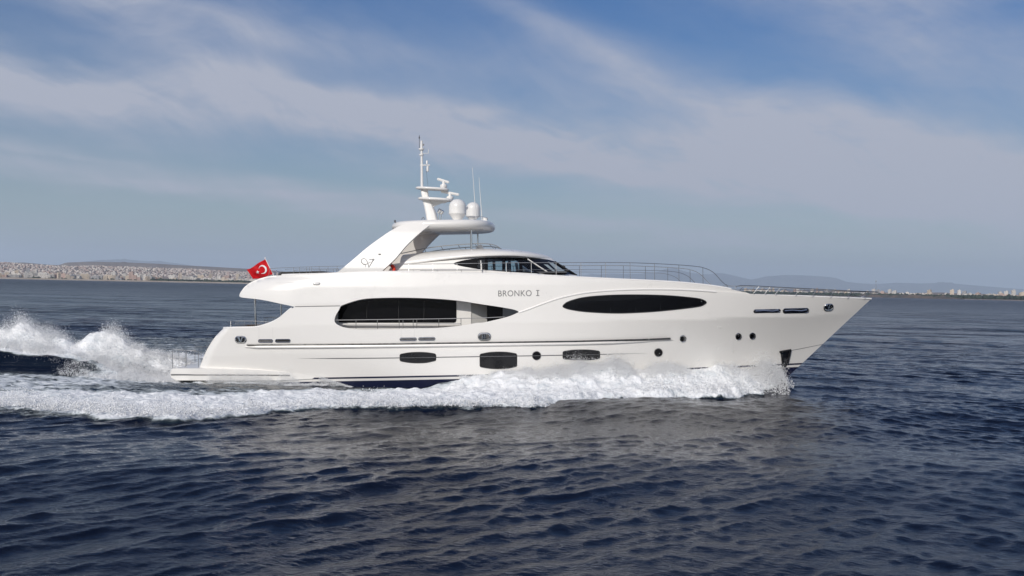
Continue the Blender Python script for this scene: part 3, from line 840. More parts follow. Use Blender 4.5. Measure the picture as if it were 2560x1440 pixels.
mb = MB(); mb.tube([mp(1065, 420), mp(1070, 466)], 0.006, 4); mb.build('signal_halyard', M_grey, pole)
# radars
def radar(base, top, l, r_, yaw):
    mb = MB(); b0, t0 = mp(*base), mp(*top)
    mb.lathe(b0, [(0.15, 0), (0.17, 0.03), (0.19, 0.10), (0.17, 0.17), (0.09, 0.20), (0.07, (t0 - b0)[2])], 18)
    o = mb.build('radar', M_white2, yacht)
    a_, c_ = mp(*l), mp(*r_)
    mb = MB(); d = c_ - a_; L = float(np.linalg.norm(d))
    mb.box((a_ + c_) / 2, (L, 0.11, 0.13), rz=yaw, ry=-math.atan2(d[2], d[0])); mb.build('scanner_bar', M_white2, o, bevel=0.03)
radar((1109, 470), (1108, 452), (1093, 447), (1123, 456.5), 0.0)
radar((1125, 499.5), (1124, 482), (1102.5, 478.5), (1148, 487), 0.0)
# floodlights beside the mast
mb = MB()
for u, v in ((1098, 528), (1104, 531)):
    a_ = mp(u, v, -.5); mb.lathe(a_, [(0.03, -.12), (0.09, -.06), (0.10, .10), (0.08, .12)], 12, (0.5, -.2, 0.75)); mb.tube([mp(u - 2, 549, -.5), a_], 0.02, 6)
mb.build('floodlight', M_steel, yacht)
mb = MB(); mb.tube([mp(1054, 549), mp(1056, 545), mp(1059, 543), mp(1061, 546), mp(1061, 549)], 0.015, 6); mb.build('lifting_eye', M_sdark, yacht)
# satellite domes
def dome(u, vt, vb, vfoot, halfpx, y):
    c = P(u, vb, y); R = halfpx * float(np.linalg.norm(c - CAM)) / F
    H = float(P(u, vt, y)[2] - c[2]); D = float(c[2] - P(u, vfoot, y)[2])
    prof = [(R * 0.42, -D - 0.1), (R * 0.45, -D * 0.9), (R * 0.86, -D * 0.22), (R * 1.0, -D * 0.05), (R * 1.01, 0.0), (R * 1.0, 0.05)]
    hc = H - R * 0.95
    prof += [(R * 1.0, max(hc, 0.06))]
    for a_ in np.linspace(6, 88, 14): prof.append((R * math.cos(R_(a_)), max(hc, 0.06) + R * 0.95 * math.sin(R_(a_))))
    mb = MB(); mb.lathe(c, prof, 36); o = mb.build('satellite_dome', M_white2, yacht, angle=50)
    mb = MB(); mb.lathe(c + np.array((0, 0, 0.0)), [(R * 1.015, -0.02), (R * 1.015, 0.02)], 36); mb.build('dome_band', M_shade, o)
dome(1143.7, 497.4, 535, 553, 21.6, -1.0)
dome(1182.3, 505.2, 541, 550, 17.6, 1.25)
q = P(1213, 546, -0.7); mb = MB(); mb.lathe(q, [(0.12, -.08), (0.14, -.02), (0.13, .03), (0.06, .05)], 16); mb.box(q + np.array((-.05, 0, -.1)), (0.3, .3, .06)); mb.build('gps_antenna', M_white2, yacht)
for (ub, vb, ut, vt, y) in ((1190.5, 551, 1181, 419, -1.6), (1205, 549, 1197.5, 443, 1.0)):
    mb = MB(); mb.tube([P(ub, vb, y), P(ut, vt, y)], [0.022, 0.009], 6); mb.build('whip_antenna', M_white2, yacht)
mb = MB(); mb.tube([P(1170, 549, -1.8), P(1171, 542.5, -1.8), P(1205, 542, -1.8), P(1219, 545.5, -1.8), P(1219, 549.5, -1.8)], 0.014, 5); mb.build('hardtop_rail', M_steel, ht)

# ---- wheelhouse
eave = curve([(1003, 661), (1030, 658.5), (1050, 656), (1100, 649.2), (1175, 641.3), (1250, 637.8), (1300, 638.2), (1350, 642.2), (1383, 648)], 6)
HX_T, HX_B = float(P(1381, 647, 0)[0]), float(P(1441, 690, 0)[0])
HZ_T, HZ_B = float(P(1381, 647, 0)[2]), float(P(1441, 690, 0)[2])
def b_house(x, z):
    x = np.asarray(x, float); z = np.asarray(z, float)
    xf = HX_B + (z - HZ_B) * (HX_T - HX_B) / (HZ_T - HZ_B) + 0.12
    s = np.clip((x - (xf - 4.2)) / 4.2, 0, 1)
    B = np.interp(z, [5.2, 5.8, 6.4, 7.0], [2.86, 2.78, 2.62, 2.4])
    return np.maximum(B * (1 - s ** 3.0), 0)
lens = curve([(1134, 659.3), (1140, 655.5), (1162, 650), (1200, 645), (1250, 643), (1300, 644), (1350, 646.5), (1377, 650.5), (1400, 660), (1420, 673), (1440, 686.5), (1420, 686.3), (1360, 684.5), (1275, 680), (1212, 674.8), (1162, 667.3), (1140, 662.2)], 6, True)
hp = curve([(958, 692), (966, 684), (976, 670), (983, 660), (992, 648), (1003, 640)], 5) + [(1003, 657)] + [(u, v - 2.0) for u, v in eave[1:-1]] + [(1384, 651)] + [(1444, 691), (1460, 697), (1300, 693), (1100, 689)]
hp = [(958, 692), (966, 684), (976, 670), (983, 660), (1003, 657)] + [(u, v - 2.0) for u, v in eave[1:-1]] + [(1381, 648.5), (1446, 692.5), (1448, 698), (1300, 694), (1100, 690)]
house = skin('wheelhouse', hp, b_house, M_white, yacht, thick=0.06, step=6, holes=[lens], mirror='joined')
Zp = lambda pts: [(x / 7.53 + 1120, y / 7.53 + 600) for x, y in pts]
panes = [Zp([(560, 372), (690, 356), (690, 545), (560, 530)]), Zp([(752, 352), (1018, 345), (1018, 578), (752, 560)]), Zp([(1078, 346), (1338, 348), (1338, 592), (1078, 584)]), Zp([(1405, 350), (1500, 354), (1880, 612), (1405, 596)])]
def shrink(poly, k):
    a = np.array(poly); c = a.mean(0); return [tuple(c + (p - c) * k) for p in a]
band = skin('window_band', [tuple(p) for p in lens], b_house, M_glass, house, thick=0.05, out=-0.012, step=6, holes=panes, mirror=True)
for k_, pn in enumerate(panes):
    skin('window_pane', pn, b_house, M_tint, house, thick=0.012, out=-0.03, step=8, mirror=True)
# windscreen: panes painted pale for the bright sky seen through, with a thin white pillar between side and front
for pl_ in (Zp([(1800, 455), (1880, 465), (2055, 618), (2000, 610)]), Zp([(1875, 405), (1975, 430), (2250, 618), (2090, 612)])):
    skin('windscreen_pane', pl_, b_house, M_screen, house, thick=0.012, out=0.006, step=5)
mb = MB(); mb.tube(on(Zp([(1500, 356), (1700, 490), (1880, 606)]), b_house, 0.0), 0.03, 6); mb.mirror().build('windscreen_pillar', M_white2, house)
mb = MB()
for off in (0, 3.2):
    mb.tube(on([(1384 + off, 653), (1406 + off, 667), (1421 + off, 676), (1441 + off * .6, 687.5)], b_house, 0.10), 0.02, 6)
for u, v in ((1409, 667), (1418, 675)): mb.box(on([(u, v)], b_house, 0.10)[0], (0.16, 0.05, 0.12), ry=0.5)
mb.build('windscreen_wiper', M_black, house)
# front panel of the wheelhouse under the windscreen, floor, console and seats
mb = MB(); mb.box((-4.2, 0, 5.62), (8.2, 4.6, 0.08), ry=-TT); mb.build('wheelhouse_floor', M_seat, house, smooth=False)
mb = MB(); mb.box((-1.9, 0, 5.84), (0.9, 3.0, 0.36)); mb.build('helm_console', M_seat, house, bevel=0.05)
for u in (1293, 1270):
    q = P(u, 672, 0.3 if u > 1280 else 1.2)
    mb = MB(); mb.box(q + np.array((0, 0, 0.0)), (0.14, 0.5, 0.62), ry=-0.18); mb.box(q + np.array((0.22, 0, -0.26)), (0.45, 0.5, 0.14)); mb.lathe(q + np.array((0.12, 0, -.75)), [(0.2, 0), (0.07, 0.05), (0.07, 0.45)], 12); mb.build('helm_seat', M_seat, house, bevel=0.04)
# roof: rises from the eave in a flat dome
top = curve([(1003, 637.5), (1040, 633), (1075, 629), (1150, 624), (1200, 622), (1250, 622.3), (1300, 625.8), (1340, 631.2), (1370, 639), (1384, 647.5)], 6)
RX1 = float(P(1384, 647.5, 0)[0]); RX0 = float(P(1003, 650, -2.4)[0])
te = P([p[0] for p in eave], [p[1] for p in eave], -2.5); tp = P([p[0] for p in top], [p[1] for p in top], -0.9)
rows = []
xs = RX1 - (RX1 - RX0) * (1 - np.cos(np.linspace(0, math.pi / 2, 60))) ; xs = xs[::-1]
xs = np.clip(xs, RX0, RX1)
for x in np.linspace(0, 1, 70):
    x = RX0 + (RX1 - RX0) * (1 - (1 - x) ** 1.9)
    s = min(max((x - (RX1 - 4.3)) / 4.3, 0), 1)
    be = 2.80 * (1 - s ** 3.4) * (1.0 - 0.03 * max(0, -x - 5) / 4)
    ze = float(np.interp(x, te[:, 0], te[:, 2])); zt_ = max(float(np.interp(x, tp[:, 0], tp[:, 2])), ze + 0.0)
    row = [(x, 0, ze - 0.05), (x, -max(be - 0.14, 0), ze - 0.05)]
    for a_ in np.linspace(-40, 90, 16):
        if a_ < 0: row.append((x, -max(be - 0.03 + 0.03 * math.cos(R_(a_)), 0), ze + 0.05 * math.sin(R_(a_))))
        else: row.append((x, -be * math.cos(R_(a_)) ** 0.55, ze + (zt_ - ze) * math.sin(R_(a_)) ** 0.85))
    rows.append(row)
mb = MB(); mb.grid(rows); mb.mirror(True); mb.add([rows[0][k] for k in range(len(rows[0]))] + [(p[0], -p[1], p[2]) for p in reversed(rows[0][1:-1])], [tuple(range(2 * len(rows[0]) - 2))])
roof = mb.build('wheelhouse_roof', M_white, house, angle=50)
# flybridge rail on the roof, folded sun cover
rail('flybridge_rail', [(999, 634.5), (1030, 628), (1062, 621.3), (1105, 615.2), (1150, 611.3), (1200, 609), (1222, 610), (1238, 613.5), (1249, 619.5), (1246, 621)],
     [(1062, 621.3, 1064, 630), (1102, 615.5, 1109, 626), (1145, 611.5, 1151, 622), (1187, 609.5, 1196, 621), (1223, 610.2, 1234, 621)], Y=-1.75, mirror=True)
mb = MB(); mb.prism([P(1189, 621, -.6), P(1191, 616, -.6), P(1201, 611, -.6), P(1206, 613.5, -.6), P(1207.5, 622, -.6)], (0, .45, 0)); mb.build('folded_table', M_white2, yacht, smooth=False)
# upper deck rails
top_r = [(962, 661.3), (1050, 660.2), (1134, 659.2), (1300, 657), (1440, 656.4), (1560, 656.6), (1640, 659.2), (1700, 662.5), (1740, 666), (1757, 669), (1775, 675.5), (1789, 686), (1801, 700), (1812, 710.5), (1818, 713.3), (1817.5, 723)]
mid_r = [(1050, 676.5), (1200, 676), (1385, 674), (1550, 675), (1640, 676.5), (1672, 678), (1700, 682), (1722, 692), (1738, 708)]
posts = []
tr = np.array(top_r[:-1]); ut = np.array(upper_top)
for u in (1021.5, 1082, 1142.5, 1204, 1265.5, 1328, 1390, 1452, 1513.5, 1575, 1636, 1697, 1757):
    posts.append((u, float(np.interp(u, tr[:, 0], tr[:, 1])), u + 0.8, float(np.interp(u, ut[:, 0], ut[:, 1])) + 3))
rail('side_rail', top_r, posts, [mid_r], bf=b_upper, inset=0.16, r=0.015)
rail('boarding_light', [(1202, 651), (1203.5, 686)], [], Y=-2.95, r=0.03, mirror=False, mat=M_white2)
rail('aft_rail', [(672, 690), (674, 674), (680, 671), (767, 667.2), (861, 665)],
     [(u, float(np.interp(u, [680, 767, 861], [671, 667.2, 665])), u, 687) for u in (734, 749, 766, 774, 779, 798, 820, 843)],
     [[(712, 673.5), (740, 671.8), (800, 670.5), (843, 671), (846, 674)]], bf=b_upper, inset=0.3, r=0.010, mat=pmat('rail_grey', (0.20, 0.20, 0.20), 0.5))
mb = MB(); V_ = [P(u, v, -1.9) for u, v in ((700, 692), (700, 681), (705, 679.5), (770, 678.5), (808, 678), (819, 681), (815, 690))]
mb.prism(V_, (0, 3.6, 0)); mb.build('sunbed_cover', M_black, yacht, smooth=False)
mb = MB(); mb.tube([P(690, 690, -1), P(686, 681, -1), P(691, 678, -1), P(697, 682, -1), P(698, 691, -1)], 0.05, 8); mb.build('flag_socket', M_steel, yacht)
# side-deck rail in the opening (with the gate posts) and its continuation
rail('side_deck_rail', [(836, 800.5), (960, 798.8), (1100, 797), (1152, 795.8), (1200, 795), (1262, 792.2)],
     [(890, 799.8, 890, 823), (943.5, 799, 943.5, 824), (998, 798.2, 998, 822), (1007.5, 798, 1007.5, 822), (1033, 797.7, 1033, 822), (1042, 797.5, 1042, 821.5), (1097, 797, 1097, 819), (1152.5, 796, 1152.5, 814)],
     [[(838, 813), (998, 812.3)], [(1042, 809), (1152, 808.6)]], bf=b_hull, inset=0.10, r=0.019)
# bow rail: two bars on raked stanchions
bt = [(1838, 722), (1843, 715.5), (1870, 714), (1990, 720), (2100, 725.5), (2185, 729.3), (2196, 730)]
bl = [(1850, 722.6), (1950, 724.2), (2060, 726.8), (2150, 729.5), (2196, 731)]
pst = []
for u in (1884, 1912, 1938, 1988, 2030, 2075, 2118, 2160):
    v0 = float(np.interp(u, [p[0] for p in bt], [p[1] for p in bt])); vf = float(np.interp(u, [1880, 2000, 2100, 2180], [733, 738.5, 742.5, 745.5]))
    pst.append((u + 14, v0 + 0.6, u, vf))
def b_bowrail(x, z): return np.maximum(b_hull(np.asarray(x) - 0.55, np.minimum(z, 4.6)), 0.02)
rail('bow_rail', bt, pst, [bl], bf=b_bowrail, inset=0.02, r=0.016)
mb = MB(); mb.tube([P(2190.5, 731, 0), P(2190, 704, 0)], 0.014, 6); mb.lathe(P(2190, 703.5, 0), [(0.03, -.03), (0.03, .04)], 8); mb.build('jackstaff', M_steel, yacht)
mb = MB(); mb.tube([P(2150, 748, 0), P(2154, 742, 0), P(2162, 741, 0)], 0.03, 6); mb.build('bow_cleat', M_steel, yacht)

# ================================================================== FLAG, LIFEBUOY (carried by the yacht)
flag = bpy.data.objects.new('ensign_flag', None); col.objects.link(flag)
flag.location = tuple(P(685, 691, -0.6)); tag(flag, 'red flag with white crescent and star waving on the slanted stern staff', 'flag')
FI = Matrix.Translation(-flag.location)
def own(o, par):
    o.parent = par; o.matrix_parent_inverse = Matrix.Translation(-par.location); return o
mb = MB(); mb.tube([P(685, 691, -.6), P(663, 645.5, -.6)], 0.02, 8); mb.lathe(P(663, 645, -.6), [(0.035, -.03), (0.04, .0), (0.02, .04)], 10); own(mb.build('flagstaff', M_white2), flag)
C00, C10, C11, C01 = [np.array(p, float) for p in ((664, 648), (616.5, 674.5), (633, 700), (682, 686))]   # hoist top, fly top, fly bottom, hoist bottom
def fpt(s, t, off=0.0):
    """s: 0 hoist .. 1 fly, t: 0 top .. 1 bottom."""
    s = np.asarray(s, float); t = np.asarray(t, float)
    uv = (C00 * ((1 - s) * (1 - t))[..., None] + C10 * (s * (1 - t))[..., None] + C11 * (s * t)[..., None] + C01 * ((1 - s) * t)[..., None])
    uv = uv + np.stack([0 * s, -2.6 * np.sin(s * 6.5 + t * 1.5) * s], -1)
    y = -0.6 + 0.13 * np.sin(s * 7.5 + t * 2.6) * np.minimum(s * 2.2, 1) + 0.05 * np.sin(t * 6 + s * 3) + off
    d = ray(uv[..., 0], uv[..., 1]); k = (y - CAM[1]) / d[..., 1]
    return CAM + d * k[..., None]
S, T_ = np.meshgrid(np.linspace(0, 1, 31), np.linspace(0, 1, 21))
mb = MB(); mb.grid(fpt(S, T_)); cl_ = mb.build('flag_cloth', M_red); sol = cl_.modifiers.new('s', 'SOLIDIFY'); sol.thickness = 0.008; own(cl_, flag)
def fpatch(name, poly):
    V2, T3 = triangulate([(p[0] * 100, p[1] * 100) for p in poly], 3.0)
    V = fpt(V2[:, 0] / 100, V2[:, 1] / 100, -0.012)
    mb = MB(); mb.add(V, T3); o = mb.build(name, M_fwhite); sl = o.modifiers.new('s', 'SOLIDIFY'); sl.thickness = 0.006; return own(o, flag)
asp = 1.5                                         # length / height
def fc(cx, cy_, r, a): return ((cx + r * math.cos(R_(a))) / asp, cy_ + r * math.sin(R_(a)))
outer = [fc(0.50, .5, .285, a) for a in np.linspace(40, 320, 36)]
inner = [fc(0.565, .5, .222, a) for a in np.linspace(309, 51, 34)]
fpatch('crescent', outer + inner)
star = []
for k in range(10):
    a = 180 + 36 * k; star.append(fc(0.90, .5, 0.14 if k % 2 == 0 else 0.056, a))
fpatch('star', star)

buoy = bpy.data.objects.new('lifebuoy', None); col.objects.link(buoy)
bc = P(970.5, 675.5, -3.0); buoy.location = tuple(bc); tag(buoy, 'orange lifebuoy ring hanging on the upper deck rail by the arch foot', 'lifebuoy')
def torus(name, mat, a0, a1, R, r, n=30):
    mb = MB(); mb.tube([bc + np.array((R * math.cos(R_(a)), 0.0, R * math.sin(R_(a)))) for a in np.linspace(a0, a1, n)], r, 12); return own(mb.build(name, mat), buoy)
torus('ring', M_buoy, 0, 360, 0.29, 0.085, 48)
for a in (-20, 70, 160, 250): torus('reflective_band', M_fwhite, a - 9, a + 9, 0.29, 0.089, 6)
# ================================================================== THE SEA
class VNoise:
    """Smooth value noise on a lattice (numpy)."""
    def __init__(s, seed): s.t = np.random.default_rng(seed).random((256, 256)).astype(np.float32)
    def __call__(s, x, y):
        xi = np.floor(x).astype(int); yi = np.floor(y).astype(int)
        fx = x - xi; fy = y - yi; fx = fx * fx * fx * (fx * (fx * 6 - 15) + 10); fy = fy * fy * fy * (fy * (fy * 6 - 15) + 10)
        a = s.t[xi & 255, yi & 255]; b = s.t[(xi + 1) & 255, yi & 255]; c = s.t[xi & 255, (yi + 1) & 255]; d = s.t[(xi + 1) & 255, (yi + 1) & 255]
        return (a * (1 - fx) + b * fx) * (1 - fy) + (c * (1 - fx) + d * fx) * fy
VN = [VNoise(11 + i) for i in range(6)]
def fbm(x, y, oct=4, seed=0, gain=0.5):
    a = 1.0; s = 0; n = 0
    for o in range(oct):
        s = s + a * VN[(o + seed) % 6](x * 2 ** o + 17.3 * o, y * 2 ** o - 9.1 * o); n += a; a *= gain
    return s / n
# wind sea: many small trains around one main direction, a low swell under it
wr = np.random.default_rng(5)
NW = 130
lam = np.exp(np.linspace(math.log(0.26), math.log(13.0), NW)) * np.exp(wr.normal(0, .06, NW))
dirn = np.where(np.arange(NW) % 2 == 1, R_(-122), R_(-44)) + wr.normal(0, R_(11), NW) * np.clip((3 / lam) ** 0.3, 0.8, 2.2)
k_ = 2 * math.pi / lam
slope = 0.0300 * np.where(lam > 1.25, (1.25 / lam) ** 0.9, 1.0) * np.where(lam < 0.6, (lam / 0.6) ** 0.4, 1.0)
amp = slope / k_
for i_ in range(7):                               # low swell
    lam = np.append(lam, 9.0 + 2.2 * i_); dirn = np.append(dirn, R_(-100) + wr.normal(0, R_(16))); k_ = 2 * math.pi / lam; amp = np.append(amp, 0.020 / k_[-1])
NW = len(lam)
ph = wr.random(NW) * 2 * math.pi
def waves(x, y, sp, calm):
    """Heights and sideways shifts; trains shorter than the mesh can carry fade out."""
    h = np.zeros_like(x); ux = np.zeros_like(x); uy = np.zeros_like(x)
    gust = 0.35 + 1.3 * fbm(x / 19 + 5, y / 13, 3, 2)
    side_ = sm(x, -2, 20)                          # one train rules the water aft, the other ahead
    for i in range(NW):
        f = np.clip(lam[i] / (2.6 * sp) - 0.8, 0, 1) * amp[i] * calm
        if lam[i] < 3: f = f * gust
        if i < 130: f = f * ((0.34 + 0.80 * side_) if i % 2 else (1.25 - 0.80 * side_))
        c, s = math.cos(dirn[i]), math.sin(dirn[i])
        a = k_[i] * (c * x + s * y) + ph[i]
        h += f * np.cos(a); sa = f * np.sin(a) * -0.85
        ux += c * sa; uy += s * sa
    return h, ux, uy

# ---- the wake, in boat coordinates (x forward, |y| from the centre line)
EDGE_X = [-60, -40, -28, -20.5, -17, -13.8, -11.2, -8.5, -5, -1.5, 1.5, 5, 8, 10.0, 11.5]
EDGE_Y = [21.0, 17.0, 15.2, 15.8, 17.2, 17.6, 15.0, 13.2, 12.4, 11.4, 8.8, 6.4, 4.8, 3.0, 0.2]
def b_wl(x): return b_hull(x, 0.3 + TT * x)
def wake(x, y):
    """Height of the boat's own waves and how much foam lies there."""
    ay = np.abs(y)
    bw = np.where(x > -18.5, b_wl(x), 3.4 * np.ones_like(x)); bw = np.where(x > 11.2, 0.0, bw)
    n1 = fbm(x / 2.3, y / 2.3, 4, 1); n2 = fbm(x / 0.75, y / 0.75, 4, 3); n3 = fbm(x / 6.5, y / 3.5, 3, 0)
    edge = np.interp(x, EDGE_X, EDGE_Y) + (n1 - .5) * 3.4 + (n2 - .5) * 1.3 - (n3 - .5) * 2.2
    edge = np.where(x > 9.5, np.minimum(edge, bw + 0.15 + (11.6 - x) * 1.0), edge)
    inner = np.interp(x, [-60, -28, -20, -14, -11, -8, -5, -3, 12], [13.0, 11.0, 10.2, 9.0, 7.0, 5.2, 4.2, 3.3, 0.0]) + (n3 - .5) * 1.8
    inside = ay < edge
    d = edge - ay                                   # how far inside the outer edge
    fade = np.clip((11.6 - x) / 0.8, 0, 1)
    # height
    lip = sm(d, 0.1, 1.6) * np.exp(-np.clip(d, 0, None) / 3.2) * np.interp(x, [-60, -30, -18, -8, 0, 8, 12], [.05, .10, .16, .26, .42, .46, .35]) * (0.35 + 1.1 * n1)
    near = np.exp(-((ay - bw - 0.2) / np.interp(x, [-18, -6, 0, 8, 12], [1.0, 1.3, 1.9, 1.5, .9])) ** 2) * np.interp(x, [-14, -7, -4.8, -3, 0, 2, 4, 6, 9.0, 10.8, 11.8], [0, .10, .55, .85, .85, 1.0, .92, .85, .8, .6, 0.05])
    near = near * (0.62 + 1.0 * fbm(x / 1.7, y / 2.6 + 3, 3, 5))
    h = (lip + near) * fade
    tr = np.interp(x, [-40, -26, -21, -17, -8, -3, 0], [0, -.05, -.20, -.14, -.16, -.08, 0])
    h = h + tr * np.clip(1 - (ay / (bw + 4.5)) ** 2, 0, 1)
    # the hump that rises behind the transom, hollow towards the side
    rise = sm(-x + (n1 - .5) * 2.2, 21.4, 26.0) * np.interp(x, [-80, -45, -33, -20], [0.15, .75, 1.0, 1.0])
    crest = 0.9 + 0.45 * (fbm(x / 3.0, y * 0 + 2, 3, 4) - .5)
    yy = y + 0.7
    ridge = np.where(yy < 0, np.exp(-(yy / 1.15) ** 2), np.exp(-(yy / 4.2) ** 2)) * rise * 1.25 * crest
    heart = np.exp(-((y - 0.9 - 0.5 * (n3 - .5)) / 0.75) ** 2) * np.interp(x, [-60, -44, -36, -31, -29, -27.6, -26.4, -25.2, -23.8, -22.2, -20.8, -19.6, -19], [.3, .6, .8, .95, 1.3, 1.0, .7, 1.35, 1.35, 1.2, .85, .45, 0.1])
    h = h + ridge + heart * (0.35 + 1.1 * n1 + .35 * n2)
    # foam cover 0..1
    band = np.where(ay > inner, 1.0, 0.0)
    soft = np.clip(1 - (inner - ay) / np.interp(x, [-20, -8, 0], [5.5, 3.5, 2.2]), 0, 1)
    core = np.clip((d + 0.15) / 1.3, 0, 1) * np.maximum(band, soft * 0.8)
    fill = np.interp(x, [-60, -30, -22, -18, -12, -8, -4, 0], [.66, .74, .74, .55, .34, .30, .60, .95]) * np.clip(d / .5, 0, 1)
    foam = np.maximum(core * np.interp(x, [-60, -34, -18, -10], [.72, .84, .95, 1.0]), fill)
    back = rise * np.where(yy > 0.05, np.clip(1.05 - yy / 9, 0.55, 1), 0)
    foam = np.maximum(foam, back)
    face = np.exp(-((yy + 0.95) / 0.75) ** 2) * rise * sm(-x + (n1 - .5) * 2, 23.4, 25.6)
    foam = np.maximum(foam * (1 - 0.96 * face), 0.30 * face)
    top = np.exp(-((yy + 0.05) / 0.35) ** 2) * rise
    foam = np.maximum(foam, top); foam = np.maximum(foam, np.clip(heart * 2.2, 0, 1) * (1 - .8 * face))
    # along the hull, where the sheet of water peels off the bottom
    foam = np.maximum(foam, np.exp(-((ay - bw - .2) / .8) ** 2) * np.interp(x, [-19, -15, -12.5, -10, -6, -4], [.95, .95, .8, .5, .35, .9]) * (x > -19.5))
    foam = np.where(x > 11.6, 0, foam * fade)
    # torn surface of the white water
    rough = (fbm(x / 0.42, y / 0.42, 3, 2) - .5) * 0.34 + (n2 - .5) * 0.42 + (n1 - .5) * 0.35
    h = h + rough * np.clip(foam - 0.3, 0, 1) * np.interp(x, [-40, -20, 8, 12], [.6, .9, 1.15, .7])
    return h, foam

cx, cy0 = CAM[0], CAM[1]
view0 = math.pi / 2 + TH
fine = np.linspace(-R_(31.5), R_(31.5), 1500)
coarse = np.concatenate([np.linspace(-math.pi, -R_(31.5), 60)[:-1], fine, np.linspace(R_(31.5), math.pi, 60)[1:-1]])
angs = view0 - coarse[::-1]
vpx = np.concatenate([np.linspace(900, 345, 400), np.linspace(345, 205, 330)[1:], np.linspace(205, 60, 210)[1:], np.linspace(60, 12, 60)[1:]])
rad = CAM[2] * F / vpx
rad = np.concatenate([[0.8, 3.0, 7.0, 11.0], rad, rad[-1] * np.geomspace(1.08, 5.6, 22)])
spac = np.gradient(rad)
RR, AA = np.meshgrid(rad, angs, indexing='ij'); SS = np.repeat(spac[:, None], len(angs), 1)
SS = np.maximum(SS * 0.55, RR * np.gradient(angs)[None, :] * -1 if angs[1] < angs[0] else RR * np.gradient(angs)[None, :])
X = (cx + RR * np.cos(AA)).ravel(); Y = (cy0 + RR * np.sin(AA)).ravel(); SP = SS.ravel()
H = np.zeros_like(X); FO = np.zeros_like(X); UX = np.zeros_like(X); UY = np.zeros_like(X)
mk = (X > -75) & (X < 15) & (np.abs(Y) < 34)
H[mk], FO[mk] = wake(X[mk], Y[mk])
calm = np.ones_like(X); calm[mk] = 1 - 0.45 * np.clip(FO[mk] * 1.4, 0, 1)
inhull = (np.abs(Y) < np.where((X > -19.4) & (X < 10.5), b_wl(np.clip(X, -18, 11)) - 0.35, -1))
wv = RR.ravel() < 2500
h_, ux_, uy_ = waves(X[wv], Y[wv], SP[wv], calm[wv])
H[wv] += h_; UX[wv] = ux_; UY[wv] = uy_
# low swell bands, also far out
H = np.where(inhull, np.minimum(H, -0.2), H)
V = np.stack([X + UX, Y + UY, H], 1)
nr, na = len(rad), len(angs)
ii, jj = np.meshgrid(np.arange(nr - 1), np.arange(na), indexing='ij')
j2 = (jj + 1) % na
Q = np.stack([ii * na + jj, (ii + 1) * na + jj, (ii + 1) * na + j2, ii * na + j2], -1).reshape(-1, 4)
q0 = V[Q[0]]
if np.cross(q0[1] - q0[0], q0[3] - q0[0])[2] < 0: Q = Q[:, ::-1]
isfoam = (FO[Q].max(1) > 0.02)

